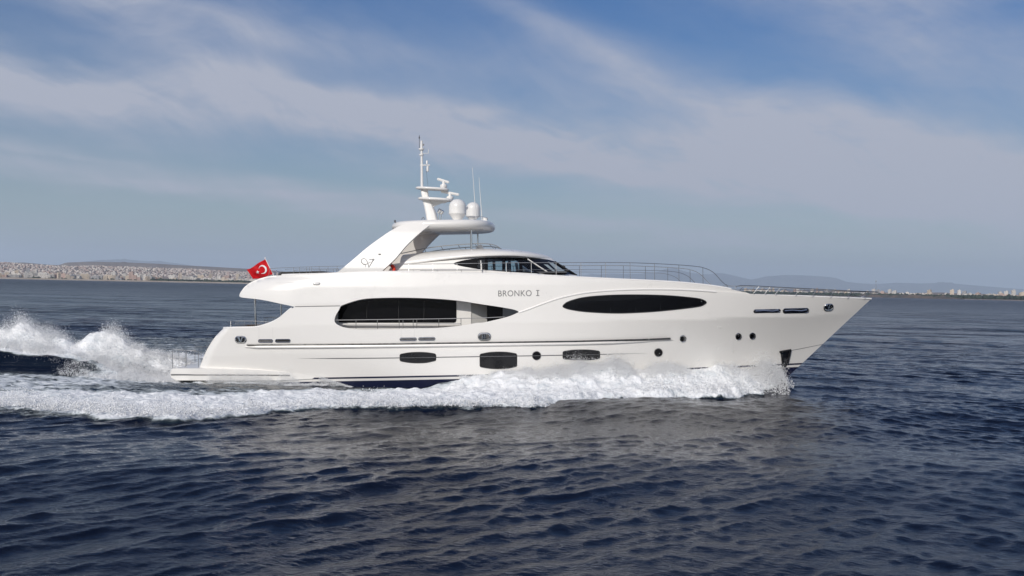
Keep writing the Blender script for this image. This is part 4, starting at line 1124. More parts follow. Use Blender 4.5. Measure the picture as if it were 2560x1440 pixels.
def water_mat():
    mt = bpy.data.materials.new('sea_water'); mt.use_nodes = True
    t = NT(mt.node_tree); b = t.n['Principled BSDF']
    at = t.node('ShaderNodeAttribute', attribute_name='foam').outputs['Fac']
    g = t.node('ShaderNodeNewGeometry'); pos = g.outputs['Position']
    px, py, pz = t.sep(pos)
    ln_ = t.node('ShaderNodeVectorMath', operation='DISTANCE'); t.put(ln_.inputs[0], pos); ln_.inputs[1].default_value = (0, -50, 0)
    dist_ = ln_.outputs['Value']
    # foam: lacy where thin, solid where thick; drawn out along the wake
    st = t.mapping(pos, (0.55, 1.0, 1.0))
    wz = t.noise(pos, 0.8, 3, 0.6, out=1)
    wpos = t.node('ShaderNodeVectorMath', operation='ADD')
    t.put(wpos.inputs[0], st)
    sc_ = t.node('ShaderNodeVectorMath', operation='SCALE'); t.put(sc_.inputs[0], wz); sc_.inputs[3].default_value = 0.9
    t.l.new(sc_.outputs[0], wpos.inputs[1])
    na_ = t.noise(wpos.outputs[0], 1.1, 9, 0.68, 0.6)
    nb_ = t.noise(wpos.outputs[0], 4.2, 7, 0.7, 0.3)
    vo = t.node('ShaderNodeTexVoronoi', feature='DISTANCE_TO_EDGE'); t.put(vo.inputs['Vector'], wpos.outputs[0]); vo.inputs['Scale'].default_value = 1.6
    lace = t.m('SUBTRACT', 1.0, t.m('MULTIPLY', vo.outputs['Distance'], 2.6, clamp=True))
    n_ = t.m('ADD', t.m('MULTIPLY', na_, 0.62), t.m('ADD', t.m('MULTIPLY', nb_, 0.30), t.m('MULTIPLY', lace, 0.12)))
    thr = t.m('SUBTRACT', 0.86, t.m('MULTIPLY', at, 0.62))
    fm = t.ramp(n_, t.m('SUBTRACT', thr, 0.03), t.m('ADD', thr, 0.13))
    fm = t.m('MULTIPLY', fm, t.ramp(at, 0.01, 0.10))
    # bubbles under the surface turn the wake water paler and greener
    bub = t.m('MULTIPLY', t.ramp(at, 0.15, 0.95), t.ramp(na_, 0.35, 0.7, 0.35, 1.0))
    deep = t.mix(t.noise(t.mapping(pos, (.02, .05, 1)), 1.0, 3), (0.0010, 0.0036, 0.0125), (0.0015, 0.0052, 0.0175))
    body = t.mix(bub, deep, (0.055, 0.085, 0.095))
    white = t.mix(t.ramp(n_, t.m('ADD', thr, 0.02), t.m('ADD', thr, 0.36)), (0.55, 0.61, 0.64), (0.95, 0.955, 0.955))
    t.put(b.inputs['Base Color'], t.mix(fm, body, white))
    far = t.ramp(t.m('LOGARITHM', dist_, 10.0), 1.6, 3.1, 0.0, 1.0, smooth=False)
    rough = t.m('ADD', 0.05, t.m('MULTIPLY', far, 0.20))
    t.put(b.inputs['Roughness'], t.m('ADD', rough, t.m('MULTIPLY', fm, 0.75), clamp=True))
    b.inputs['IOR'].default_value = 1.333
    t.put(b.inputs['Specular IOR Level'], t.m('SUBTRACT', t.m('SUBTRACT', 0.225, t.m('MULTIPLY', far, 0.075)), t.m('MULTIPLY', fm, 0.25)))
    # ripples
    bp = t.node('ShaderNodeBump'); bp.inputs['Distance'].default_value = 1.0
    r1 = t.noise(t.mapping(pos, (1.0, 1.5, 1), (0, 0, R_(28))), 4.5, 5, 0.62, 0.35)
    r2 = t.noise(t.mapping(pos, (0.20, 0.36, 1), (0, 0, R_(20))), 1.0, 5, 0.6, 0.4)
    gust = t.ramp(t.noise(t.mapping(pos, (0.007, 0.030, 1), (0, 0, R_(4))), 1.0, 4, 0.6, 0.5), 0.32, 0.68, 0.45, 1.5)
    r3 = t.noise(t.mapping(pos, (0.05, 0.10, 1), (0, 0, R_(14))), 1.0, 4, 0.6, 0.4)
    hgt = t.m('ADD', t.m('MULTIPLY', r1, 0.028), t.m('MULTIPLY', t.m('ADD', t.m('MULTIPLY', r2, 2.4), t.m('MULTIPLY', r3, t.m('MULTIPLY', far, 6.0))), t.m('MULTIPLY', far, gust)))
    hgt = t.m('ADD', hgt, t.m('MULTIPLY', t.m('MULTIPLY', n_, fm), 0.35))
    t.put(bp.inputs['Height'], hgt); bp.inputs['Strength'].default_value = 0.85
    t.l.new(bp.outputs[0], b.inputs['Normal'])
    return mt
M_sea = water_mat()
def sea_part(name, mask, **kw):
    q = Q[mask]; used = np.unique(q); inv_ = np.zeros(len(V), np.int64); inv_[used] = np.arange(len(used))
    me = fast_mesh(name, V[used], inv_[q])
    at = me.attributes.new('foam', 'FLOAT', 'POINT'); at.data.foreach_set('value', FO[used].astype(np.float32))
    return tag(link(name, me, M_sea), **kw)
water = sea_part('water', ~isfoam, kind='structure')
wake_o = sea_part('wake_foam', isfoam, kind='stuff', label='white churned foam of the wake spreading on both sides of the yacht', cat='foam')

# ================================================================== SPRAY: single drops and clots of thrown water
def wake_h(x, y):
    h, f = wake(np.asarray(x, float), np.asarray(y, float)); return h
OCT_V = np.array([(1, 1, 1), (1, -1, -1), (-1, 1, -1), (-1, -1, 1)], float) * 0.72
OCT_F = np.array([(0, 1, 2), (0, 3, 1), (0, 2, 3), (1, 3, 2)])
sr = np.random.default_rng(21)
def drops(name, pos, size, mat, label, stretch=None):
    n = len(pos)
    s = size[:, None] * (0.6 + 0.8 * sr.random((n, 3)))
    if stretch is not None: s = s * stretch
    a = sr.random(n) * 2 * math.pi; ca, sa = np.cos(a), np.sin(a); b2 = (sr.random(n) - .5) * 1.6; cb, sb = np.cos(b2), np.sin(b2)
    W = OCT_V[None] * s[:, None, :]
    x = W[..., 0] * ca[:, None] - W[..., 1] * sa[:, None]; y = W[..., 0] * sa[:, None] + W[..., 1] * ca[:, None]; z = W[..., 2]
    x2 = x * cb[:, None] + z * sb[:, None]; z2 = -x * sb[:, None] + z * cb[:, None]
    Wv = np.stack([x2, y, z2], -1) + pos[:, None, :]
    Fq = (OCT_F[None] + (np.arange(n) * 4)[:, None, None]).reshape(-1, 3)
    me = fast_mesh(name, Wv.reshape(-1, 3), Fq, smooth=True)
    return tag(link(name, me, mat), label=label, cat='spray', kind='stuff')
def spray_mat():
    mt = bpy.data.materials.new('spray_water'); mt.use_nodes = True
    t = NT(mt.node_tree); t.n.clear()
    o = t.node('ShaderNodeOutputMaterial'); a = t.node('ShaderNodeAddShader')
    d = t.node('ShaderNodeBsdfDiffuse'); d.inputs[0].default_value = (0.94, 0.945, 0.95, 1)
    tl = t.node('ShaderNodeBsdfTranslucent'); tl.inputs[0].default_value = (0.04, 0.042, 0.042, 1)
    t.l.new(d.outputs[0], a.inputs[0]); t.l.new(tl.outputs[0], a.inputs[1]); t.l.new(a.outputs[0], o.inputs[0])
    return mt
M_spray = spray_mat()
def plume(n, xf, out, top, power=1.8, wid=0.6, side=-1, lump=1.0, seed=0):
    """Drops thrown up along the hull: x from xf(n), distance outside the hull, height profile top(x)."""
    x = xf(n)
    bw = np.where(x > 11.2, 0, np.where(x > -18.5, b_wl(np.clip(x, -18.5, 12)), 3.4))
    off = np.abs(sr.normal(0, 1, n)) * wid + out(x)
    y = side * (bw + off)
    L = fbm(x / 1.1 + seed, y * 0 + seed * 1.7, 4, seed % 6)
    hmax = top(x) * (0.35 + 1.3 * L * lump)
    t = sr.random(n) ** (power + 0.6)
    hgt = hmax * t * np.exp(-(off / (wid * 3)) ** 2)
    z = wake_h(x, y) * 0.85 + hgt
    return np.stack([x + hgt * -0.25 + sr.normal(0, .05, n), y - side * 0.0 + side * hgt * 0.15, z], 1)
uni = lambda a, b: (lambda n: a + (b - a) * sr.random(n))
def jets(ox, oy, hgt, per, lean=(-0.35, 0.0), s0=0.05, s1=0.22, pw=1.3, base=None):
    """Ragged jets: each origin throws drops up a short arc that spreads and thins out."""
    n = len(ox); k = np.repeat(np.arange(n), per)
    t = sr.random(n * per) ** pw
    dxn = (sr.normal(0, .35, n))[k]; dyn = (sr.normal(0, .22, n))[k]
    H_ = hgt[k]
    sp_ = (s0 + s1 * t) * np.minimum(1.0, .4 + H_)
    x = ox[k] + H_ * t * (lean[0] + dxn) + sr.normal(0, 1, n * per) * sp_
    y = oy[k] + H_ * t * (lean[1] + dyn) + sr.normal(0, 1, n * per) * sp_
    z = wake_h(ox, oy)[k] * 0.9 + H_ * (1.5 * t - 0.5 * t * t) + sr.normal(0, .6, n * per) * sp_
    return np.stack([x, y, z], 1), t
def jet_size(t, a, b): return (a + b * sr.random(len(t)) ** 2.4) * (1.15 - 0.88 * t)
def hull_jets(n, x0, x1, top, wid, seed, side=-1):
    x = x0 + (x1 - x0) * sr.random(n)
    bw = np.where(x > 11.2, 0, b_wl(np.clip(x, -18.5, 12)))
    off = np.abs(sr.normal(0, 1, n)) * wid + 0.08
    L = fbm(x / 0.9 + seed, x * 0 + seed * 1.7, 4, seed % 6); L2 = fbm(x / 3.1 + seed, x * 0 + 5.0, 2, 1)
    h = top(x) * np.clip(2.6 * (L - .5) + 1.6 * (L2 - .5) + 0.72, 0.16, 1.35) * np.exp(-(off / (wid * 2.6)) ** 2) * (0.45 + 0.55 * sr.random(n))
    return x, side * (bw + off), h
TOP = lambda x: np.interp(x, [-5, -3, -1, 1, 2.2, 3, 4.5, 7, 9, 10, 10.8, 11.3], [.35, .7, .70, .75, 1.5, 1.2, .7, .8, 1.15, 1.7, 1.2, .4])
ox, oy, hh = hull_jets(8500, -5.0, 11.0, TOP, 0.75, 1)
p1, t1 = jets(ox, oy, hh, 34, (-0.3, -0.15), 0.05, 0.16, 1.9)
ox, oy, hh = hull_jets(1500, 7.5, 11.0, lambda x: np.interp(x, [7, 9.6, 10.7, 11.0], [.9, 1.6, 1.9, 1.2]), 0.3, 2)
p2, t2 = jets(ox, oy, hh, 34, (-0.5, -0.2), 0.05, 0.20, 1.6)
pts = np.concatenate([p1, p2]); tt_ = np.concatenate([t1, t2])
drops('bow_spray', pts, jet_size(tt_, 0.006, 0.026), M_spray, 'white spray thrown up along the hull from the bow')
ox, oy, hh = hull_jets(900, 2, 11.6, TOP, 0.7, 3, 1)
p3, t3 = jets(ox, oy, hh, 16, (-0.3, 0.2), 0.06, 0.2)
drops('bow_spray', p3, jet_size(t3, 0.008, 0.034), M_spray, 'white spray thrown up along the hidden far side of the bow')
# torn lip along the outer edge of the foam
n = 70000
x = uni(-45, 9.5)(n); sd = np.where(sr.random(n) < .85, -1, 1)
e = np.interp(x, EDGE_X, EDGE_Y)
y = sd * (e - np.abs(sr.normal(0, 1.5, n)) - .1)
hh, ff = wake(x, y); k = ff > 0.55; x, y, hh = x[k], y[k], hh[k]
L = fbm(x / .8, y / .8, 4, 2)
z = hh + 0.02 + sr.random(len(x)) ** 2.2 * 0.55 * np.clip(L * 2 - .55, 0.05, 1.3)
drops('wake_splash', np.stack([x, y, z], 1), 0.008 + 0.026 * sr.random(len(x)) ** 2, M_spray, 'small white splashes along the breaking edge of the wake')
# the plume behind the transom
PROF = lambda x: np.interp(x, [-46, -38, -33, -29.6, -28.0, -26.6, -25.6, -24.6, -23.4, -22, -20.6, -19.4], [.6, .9, .95, 1.15, 1.15, .75, .8, 1.15, 1.0, .85, .7, .4])
def stern_jets(n, x0, x1, y0, y1, k, seed, pwx=1.0):
    x = x1 - (x1 - x0) * sr.random(n) ** pwx; y = y0 + (y1 - y0) * sr.random(n)
    L = fbm(x / 1.1 + seed, y / 1.1, 4, seed)
    return x, y, PROF(x) * k * np.clip(2.2 * (L - .5) + .62, .12, 1.25) * (.45 + .55 * sr.random(n))
P_, T__ = [], []
for args, per, lean, s1_ in (((9000, -42, -19.2, -0.75, 2.0, 1.0, 1), 42, (-0.30, 0.1), 0.16), ((3200, -42, -19.5, 2.0, 7.0, 0.6, 3), 28, (-0.3, 0.1), .2), ((2200, -25.5, -19.3, -2.6, -0.7, 0.55, 5, 1.9), 26, (-0.45, -0.1), .18), ((500, -30, -22.5, -1.5, -0.8, 0.25, 2), 14, (-0.4, -.5), .2)):
    ox, oy, hh = stern_jets(*args); q_, t_ = jets(ox, oy, hh, per, lean, 0.05, s1_, 1.25); P_.append(q_); T__.append(t_)
sp_pts = np.concatenate(P_); t_ = np.concatenate(T__)
drops('stern_spray', sp_pts, jet_size(t_, 0.006, 0.024), M_spray, 'tall white plume of spray thrown up behind the transom')
# fine mist that the sponson beats up along the near quarter, and its fan of drops
n = 26000
x = -17.5 + 6.0 * sr.random(n); bw = b_wl(x)
y = -(bw + .35 + np.abs(sr.normal(0, .35, n)))
hm = np.interp(x, [-17.6, -16, -14.2, -13, -12, -11.4], [.45, .75, 1.0, .75, .35, .1]) * np.clip(2.4 * (fbm(x / .9, x * 0, 4, 5) - .5) + .65, .15, 1.3) * (.4 + .6 * sr.random(n))
z = wake_h(x, y) + .12 + hm * sr.random(n) ** 1.5
drops('quarter_mist', np.stack([x, y, z], 1), 0.0045 + 0.005 * sr.random(n) ** 2, M_spray, 'fine mist of drops drifting along the lower stern quarter')
n = 9000
t = sr.random(n); x = -12.0 + 1.6 * t + sr.normal(0, .03, n); y = -(b_wl(x) + .1 + .5 * sr.random(n))
z = -0.05 + (1 - t) * 0.5 * sr.random(n) ** .8
drops('quarter_mist', np.stack([x, y, z], 1), 0.003 + 0.009 * sr.random(n) ** 2, M_spray, 'fan of drops peeling off the chine ahead of the platform')
# drops flung high against the flare of the bow
n = 150
x = uni(3.2, 9.6)(n); zz = uni(1.6, 4.2)(n); zz = zz * np.clip(1 - np.abs(x - 6.4) / 6, .3, 1) + .6
y = -(b_hull(x, zz) + .05 + .5 * sr.random(n))
drops('flung_drops', np.stack([x, y, zz], 1), 0.006 + 0.016 * sr.random(n) ** 3, M_spray, 'scattered water drops flung high against the flare of the bow')
# ================================================================== THE FAR COAST
def polar(u, dist):
    """Point at sea level in the compass direction of photo column u, dist metres away."""
    a = math.atan((u - 1280) / F) - TH
    return np.array((CAM[0] + dist * math.sin(a), CAM[1] + dist * math.cos(a)))
def hor(u): return 694 + 0.0215 * u
def px_h(u, v, dist): return (hor(u) - v) / F * dist + CAM[2]
def far_mat(name, c1, c2, scale, rough=0.9, c3=None):
    mt = bpy.data.materials.new(name); mt.use_nodes = True
    t = NT(mt.node_tree); b = t.n['Principled BSDF']
    g = t.node('ShaderNodeNewGeometry')
    n1 = t.noise(t.mapping(g.outputs['Position'], (1, 1, 2.5)), scale, 7, 0.62, 0.3)
    c = t.mix(t.ramp(n1, 0.38, 0.62), c1, c2)
    if c3:
        n2 = t.noise(g.outputs['Position'], scale * 6, 4, 0.6)
        c = t.mix(t.ramp(n2, 0.52, 0.66), c, c3)
    t.put(b.inputs['Base Color'], c); b.inputs['Roughness'].default_value = rough
    b.inputs['Specular IOR Level'].default_value = 0.1
    return mt
M_land = far_mat('scrub_land', (0.26, 0.22, 0.20), (0.34, 0.285, 0.25), 0.006, c3=(0.07, 0.075, 0.055))
M_mount = far_mat('mountain_rock', (0.05, 0.06, 0.06), (0.10, 0.10, 0.09), 0.0016)
M_beach = far_mat('beach_sand', (0.42, 0.35, 0.27), (0.5, 0.43, 0.35), 0.01)
M_wood = far_mat('far_wood', (0.025, 0.04, 0.03), (0.05, 0.065, 0.04), 0.02)
M_cliff = far_mat('red_cliff', (0.17, 0.125, 0.105), (0.09, 0.08, 0.075), 0.02, c3=(0.03, 0.05, 0.03))

SHORE_U = [-900, -200, 0, 300, 640, 900, 1300, 1800, 2200, 2560, 2800, 3500]
SHORE_D = [4200, 4700, 4800, 5000, 5300, 5800, 6400, 6400, 5400, 4600, 4300, 4000]
def land_h(u, d):
    """Ground height of the coastal plain and the low hills behind the left shore."""
    s = np.interp(u, SHORE_U, SHORE_D)
    k = d - s
    top = np.interp(u, [-900, -200, 0, 110, 165, 250, 450, 560, 640, 1000, 1400, 1850, 2560, 3500], [70, 78, 80, 72, 80, 84, 74, 70, 66, 50, 26, 24, 24, 24])
    h = 3 + np.clip(k / 900, 0, 1) * 5 + top * sm(k, 350, 2300)
    h = h + (fbm(u / 90, d / 420, 4, 1) - .5) * np.clip(k / 1800, 0, 1) * 22
    return np.where(k < 0, -3, h)
us = np.linspace(-900, 3500, 420); ks = np.concatenate([[-40, 0, 12, 60], np.geomspace(120, 4200, 26)])
rows = []
for k in ks:
    r = []
    for u in us:
        s = np.interp(u, SHORE_U, SHORE_D); d = s + k; p = polar(u, d)
        z = -2.0 if k < 0 else (0.5 if k == 0 else float(land_h(u, d)))
        r.append((p[0], p[1], z))
    rows.append(r)
mb = MB(); mb.grid(rows); tag(mb.build('coast', M_land, angle=180), kind='structure')
# pale beach along the water
mb = MB(); r0 = []; r1 = []; r2 = []
for u in us[(us > -300) & (us < 1000)]:
    s = np.interp(u, SHORE_U, SHORE_D)
    for r, k, z in ((r0, -14, -.3), (r1, -4, 3.2), (r2, 30, 6.5)):
        p = polar(u, s + k); r.append((p[0], p[1], z))
mb.grid([r0, r1, r2]); tag(mb.build('beach', M_beach, angle=180), kind='structure')
# mountains behind the right shore, faint hills behind the left
def ridge(name, prof, dist, mat, depth, rough):
    pu = [p[0] for p in prof]; pv = [p[1] for p in prof]
    uu = np.arange(pu[0], pu[-1], 6.0); rows = []
    for t, f in ((-1, 0), (-.7, .35), (-.45, .6), (-.25, .8), (-.1, .95), (0, 1), (.3, .7), (1, 0)):
        r = []
        for u in uu:
            hgt = max(px_h(u, float(np.interp(u, pu, pv)), dist), 2)
            d = dist + t * depth
            n = (float(fbm(np.array(u / 26.0), np.array(t * 4.0), 4, 2)) - .5)
            p = polar(u, d + n * depth * .25 * (f < 1)); r.append((p[0], p[1], max(hgt * f + n * hgt * rough * (f < .97), -5) if f else -10))
        rows.append(r)
    mb = MB(); mb.grid(rows); return tag(mb.build(name, mat, angle=180), kind='structure')
ridge('mountains', [(1180, 716), (1250, 706), (1330, 697), (1400, 691), (1475, 687), (1525, 684), (1580, 686), (1640, 682), (1662, 673), (1685, 670), (1707, 678), (1740, 686), (1775, 686), (1807, 684), (1837, 691), (1877, 700), (1917, 692), (1960, 689), (2000, 690), (2057, 693), (2090, 697), (2115, 706), (2150, 710), (2190, 712), (2240, 709), (2300, 711), (2357, 710), (2420, 715), (2470, 719), (2560, 726), (2700, 733), (2900, 742), (3100, 752)], 38000, M_mount, 4000, 0.5)
M_hill = far_mat('hazed_hill_scrub', (0.22, 0.20, 0.195), (0.27, 0.245, 0.23), 0.004)  # tones lightened so the colour itself carries distance haze
ridge('hills', [(-600, 672), (-200, 664), (0, 660.5), (60, 660), (115, 664.5), (145, 666), (165, 659.5), (230, 657.5), (300, 658.5), (380, 661), (450, 665), (520, 668), (640, 674), (760, 684)], 9000, M_hill, 700, 0.25)
ridge('mountains', [(60, 672), (150, 664), (200, 658), (250, 653.5), (290, 651.5), (330, 653), (370, 656), (395, 654.5), (420, 658), (470, 664), (560, 674), (700, 690)], 38000, M_mount, 3000, 0.3)

# ---- woods: belts of trees along the shore that read as one mass
def wood(name, u0, u1, k0, k1, n, h0, h1, mat, label, seed):
    r = np.random.default_rng(seed); mbV = []; mbF = []
    ico = bmesh.new(); bmesh.ops.create_icosphere(ico, subdivisions=1, radius=1.0)
    iv = np.array([v.co[:] for v in ico.verts]); jf = np.array([[v.index for v in f.verts] for f in ico.faces]); ico.free()
    for i in range(n):
        u = u0 + (u1 - u0) * r.random(); s = np.interp(u, SHORE_U, SHORE_D); d = s + k0 + (k1 - k0) * r.random()
        p = polar(u, d); hh = h0 + (h1 - h0) * r.random(); z = float(land_h(u, d))
        j = iv * (1 + 0.25 * r.normal(size=(len(iv), 1)))
        mbV.append(j * np.array((hh * (.6 + .6 * r.random()), hh * .7, hh * .62)) + np.array((p[0], p[1], z + hh * .45))); mbF.append(jf + i * len(iv))
    me = fast_mesh(name, np.concatenate(mbV), np.concatenate(mbF), smooth=False)
    return tag(link(name, me, mat), label=label, cat='wood', kind='stuff')
wood('far_wood', 380, 1000, 30, 130, 620, 7, 13, M_wood, 'dark green belt of trees along the far beach beyond the stern', 1)
wood('far_wood', 0, 420, 40, 500, 260, 5, 9, M_wood, 'scattered dark trees among the far town at the waterfront', 2)
wood('far_wood', 1800, 2760, 25, 240, 1700, 8, 16, M_wood, 'dark wooded shore under the far town beyond the bow', 3)
# low red-brown cliff on the right shore
rows = [[], [], []]
for u in np.arange(2120, 2420, 5):
    s = np.interp(u, SHORE_U, SHORE_D); n = float(fbm(np.array(u / 14.0), np.array(.5), 4, 1)); e_ = min(1, (u - 2120) / 40, (2420 - u) / 60)
    for r, k, z in ((rows[0], -10, -1), (rows[1], -4 + 10 * n, 8 * e_ * (.5 + n)), (rows[2], 16, 16 * e_ * (.4 + n))):
        p = polar(u, s + k); r.append((p[0], p[1], z))
mb = MB(); mb.grid(rows); tag(mb.build('cliff', M_cliff, angle=20), kind='structure')

# ---- the towns: building kinds shared by all, every larger building an object of its own
def facade_mat(name, wall, win=(0.05, 0.06, 0.075)):
    mt = bpy.data.materials.new(name); mt.use_nodes = True
    t = NT(mt.node_tree); b = t.n['Principled BSDF']
    tcn = t.node('ShaderNodeTexCoord'); x, y, z = t.sep(tcn.outputs['Object'])
    oi = t.node('ShaderNodeObjectInfo')
    ax = t.m('ADD', x, y)
    fx = t.m('FRACT', t.m('DIVIDE', ax, 3.4)); fz = t.m('FRACT', t.m('DIVIDE', z, 3.0))
    wx = t.m('MULTIPLY', t.m('GREATER_THAN', fx, 0.3), t.m('LESS_THAN', fx, 0.72)); wz = t.m('MULTIPLY', t.m('GREATER_THAN', fz, 0.32), t.m('LESS_THAN', fz, 0.8))
    nrm = t.node('ShaderNodeNewGeometry').outputs['Normal']; nz = t.sep(nrm)[2]
    ww = t.m('MULTIPLY', t.m('MULTIPLY', wx, wz), t.m('LESS_THAN', nz, 0.5))
    tone = t.ramp(oi.outputs['Random'], 0, 1, 0.8, 1.12, smooth=False)
    wl = t.node('ShaderNodeVectorMath', operation='SCALE'); wl.inputs[0].default_value = wall; t.put(wl.inputs[3], tone)
    t.put(b.inputs['Base Color'], t.mix(ww, wl.outputs[0], win)); b.inputs['Roughness'].default_value = 0.7
    return mt
F_MATS = [('white', facade_mat('white_render', (0.72, 0.68, 0.62))), ('cream', facade_mat('cream_render', (0.66, 0.56, 0.44))), ('pinkish', facade_mat('pink_render', (0.58, 0.42, 0.35))), ('grey', facade_mat('grey_render', (0.42, 0.41, 0.41)))]
M_roof = pmat('roof_tile', (0.30, 0.13, 0.08), 0.8, var=0.2)
M_rflat = pmat('roof_flat', (0.45, 0.43, 0.40), 0.8, var=0.1)
def building_mesh(kind, mat):
    mb = MB()
    if kind == 'tower':
        mb.box((0, 0, 15), (15, 14, 30)); mb.box((0, 0, 30.6), (15.6, 14.6, 1.2)); mb.box((2, 1, 32.7), (5, 5, 3.0))
        for k in range(1, 9): mb.box((-5.0, -7.6, 3.2 * k), (4, 1.2, 1.0))
    elif kind == 'slab':
        mb.box((0, 0, 9), (34, 13, 18)); mb.box((0, 0, 18.5), (34.6, 13.6, 1.0)); mb.box((-9, 0, 20.3), (5, 6, 2.6)); mb.box((9, 1, 20.3), (5, 5, 2.6))
        for k in range(1, 6): mb.box((8, -7.1, 3.1 * k), (10, 1.2, 1.0)); mb.box((-8, -7.1, 3.1 * k), (10, 1.2, 1.0))
    elif kind == 'block':
        mb.box((0, 0, 7.5), (18, 15, 15)); mb.box((0, 0, 15.4), (18.6, 15.6, .8)); mb.box((4, 2, 17), (5, 5, 2.4)); mb.box((-4, -3, 16.5), (3, 3, 1.4))
        for k in range(1, 5): mb.box((-3, -8.1, 3.1 * k), (9, 1.2, 1.0))
    elif kind == 'stepped':
        mb.box((-6, 0, 10.5), (16, 14, 21)); mb.box((9, 1, 7), (14, 12, 14)); mb.box((-6, 0, 21.4), (16.5, 14.5, .8)); mb.box((9, 1, 14.4), (14.5, 12.5, .8)); mb.box((-7, 1, 23), (5, 5, 2.4))
    else:
        mb.box((0, 0, 4), (22, 12, 8)); mb.prism([(-11.6, -6.6, 8.01), (-11.6, 6.6, 8.01), (-11.6, 0, 11.5)], (23.2, 0, 0))
    me = mesh('building_' + kind, mb.v, mb.f); bm = bmesh.new(); bm.from_mesh(me); bmesh.ops.recalc_face_normals(bm, faces=bm.faces); bm.to_mesh(me); bm.free()
    me.materials.append(mat); me.materials.append(M_roof)
    if kind == 'house':
        for i, p in enumerate(me.polygons):
            if p.center.z > 8: p.material_index = 1
    return me
KINDS_B = {'tower': 'high rise apartment tower', 'slab': 'long apartment block', 'block': 'square apartment block', 'stepped': 'stepped apartment block', 'house': 'low house with tiled roof'}
BM = {(k, m[0]): building_mesh(k, m[1]) for k in KINDS_B for m in F_MATS}
br = np.random.default_rng(33)
TOWER_D = {}
def put_building(u, k, kind, tone, sc, zone):
    s = np.interp(u, SHORE_U, SHORE_D); d = s + k; p = polar(u, d)
    o = bpy.data.objects.new('apartment_building' if kind != 'house' else 'town_house', BM[(kind, tone)])
    col.objects.link(o)
    o.location = (p[0], p[1], float(land_h(u, d)) - 1.0)
    o.rotation_euler = (0, 0, R_(br.normal(0, 16)) + math.atan((u - 1280) / F) * -1)
    o.scale = (sc * (0.85 + .3 * br.random()), sc, sc * (0.8 + .45 * br.random()))
    lab = f'{tone} {KINDS_B[kind]} {zone}'
    tag(o, lab, 'building', lab.replace('apartment block', 'apartment blocks').replace('tower', 'towers') + ' (group)')
tones = ['white', 'cream', 'pinkish', 'grey']
for i in range(168):                                # left town, waterfront rows
    u = -20 + 700 * br.random()
    row = br.random()
    k = 60 + 820 * row ** 1.5
    if u > 380 and k < 190: k += 140
    kind = br.choice(['slab', 'block', 'stepped', 'tower', 'house'], p=[.32, .30, .18, .10, .10])
    tone = br.choice(tones, p=[.48, .32, .13, .07])
    put_building(u, k, kind, tone, 0.95 + .25 * br.random(), 'in the far town beyond the stern' if u > 320 else 'in the far town beyond the wake spray')
for i in range(128):                                # right town on the low cliff
    u = 1850 + 730 * br.random()
    k = 330 + 420 * br.random()
    kind = br.choice(['slab', 'block', 'stepped', 'tower', 'house'], p=[.26, .24, .18, .28, .04])
    tone = br.choice(tones, p=[.5, .26, .14, .10])
    put_building(u, k, kind, tone, 0.85 + .3 * br.random(), 'on the far shore beyond the bow' if u < 2230 else 'on the far shore right of the bow')
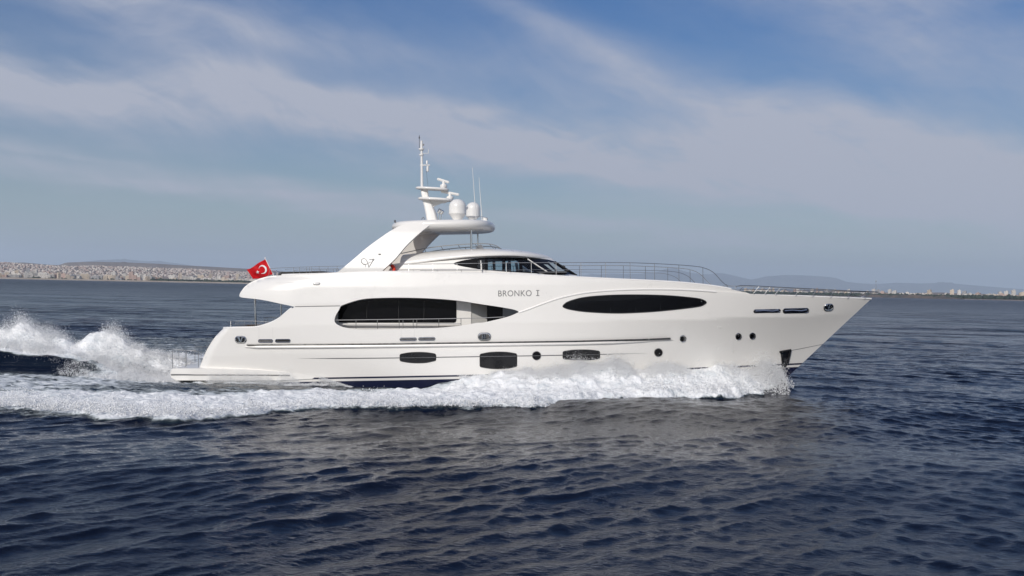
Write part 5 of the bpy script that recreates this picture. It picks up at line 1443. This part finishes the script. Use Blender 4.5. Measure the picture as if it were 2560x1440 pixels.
# the rest of the left town climbs the hill in countless small blocks
hv = []; hf = []; n = 4200
for i in range(n):
    u = -60 + 1000 * br.random(); k = 900 + 1500 * br.random() ** .8; s = np.interp(u, SHORE_U, SHORE_D); d = s + k
    p = polar(u, d); z = float(land_h(u, d)); w_, dp, hh = 6 + 9 * br.random(), 6 + 7 * br.random(), 3 + 6 * br.random()
    a = br.random() * 3.1; c, s_ = math.cos(a), math.sin(a)
    for (ex, ey, ez) in ((-1, -1, 0), (1, -1, 0), (1, 1, 0), (-1, 1, 0), (-1, -1, 1), (1, -1, 1), (1, 1, 1), (-1, 1, 1)):
        qx, qy = ex * w_ / 2, ey * dp / 2; hv.append((p[0] + qx * c - qy * s_, p[1] + qx * s_ + qy * c, z - 1 + ez * hh))
    b8 = 8 * i; hf += [(b8, b8 + 1, b8 + 5, b8 + 4), (b8 + 1, b8 + 2, b8 + 6, b8 + 5), (b8 + 2, b8 + 3, b8 + 7, b8 + 6), (b8 + 3, b8, b8 + 4, b8 + 7), (b8 + 4, b8 + 5, b8 + 6, b8 + 7)]
def town_mat():
    mt = bpy.data.materials.new('hill_town'); mt.use_nodes = True
    t = NT(mt.node_tree); b = t.n['Principled BSDF']
    g = t.node('ShaderNodeNewGeometry')
    cr = t.node('ShaderNodeValToRGB'); e = cr.color_ramp.elements
    cr.color_ramp.interpolation = 'CONSTANT'
    e[0].color = (0.50, 0.44, 0.40, 1); e[1].position = 0.3; e[1].color = (0.42, 0.33, 0.30, 1)
    for pos_, c in ((0.5, (0.56, 0.51, 0.47, 1)), (0.72, (0.40, 0.345, 0.32, 1)), (0.92, (0.60, 0.57, 0.51, 1))):
        x = e.new(pos_); x.color = c
    t.l.new(g.outputs['Random Per Island'], cr.inputs[0]); t.l.new(cr.outputs[0], b.inputs['Base Color']); b.inputs['Roughness'].default_value = .8
    return mt
me = fast_mesh('hill_town', np.array(hv), np.array(hf), smooth=False)
tag(link('hill_town', me, town_mat()), 'dense pale hillside town behind the waterfront blocks', 'town', kind='stuff')

# ================================================================== HAZE over the sea
mb = MB(); mb.box((0, 10000, 649), (104000, 84000, 1302))
hz_me = mesh('haze', mb.v, mb.f); bm = bmesh.new(); bm.from_mesh(hz_me); bmesh.ops.recalc_face_normals(bm, faces=bm.faces); bm.to_mesh(hz_me); bm.free()
mh = bpy.data.materials.new('haze_air'); mh.use_nodes = True
t = NT(mh.node_tree); t.n.clear()
o = t.node('ShaderNodeOutputMaterial'); pv = t.node('ShaderNodeVolumePrincipled')
pv.inputs['Color'].default_value = (0.82, 0.90, 0.98, 1); pv.inputs['Density'].default_value = 4.4e-5; pv.inputs['Anisotropy'].default_value = 0.2
t.l.new(pv.outputs[0], o.inputs['Volume'])

tag(link('haze', hz_me, mh), 'thin pale haze over the sea towards the far coast', 'haze', kind='stuff')
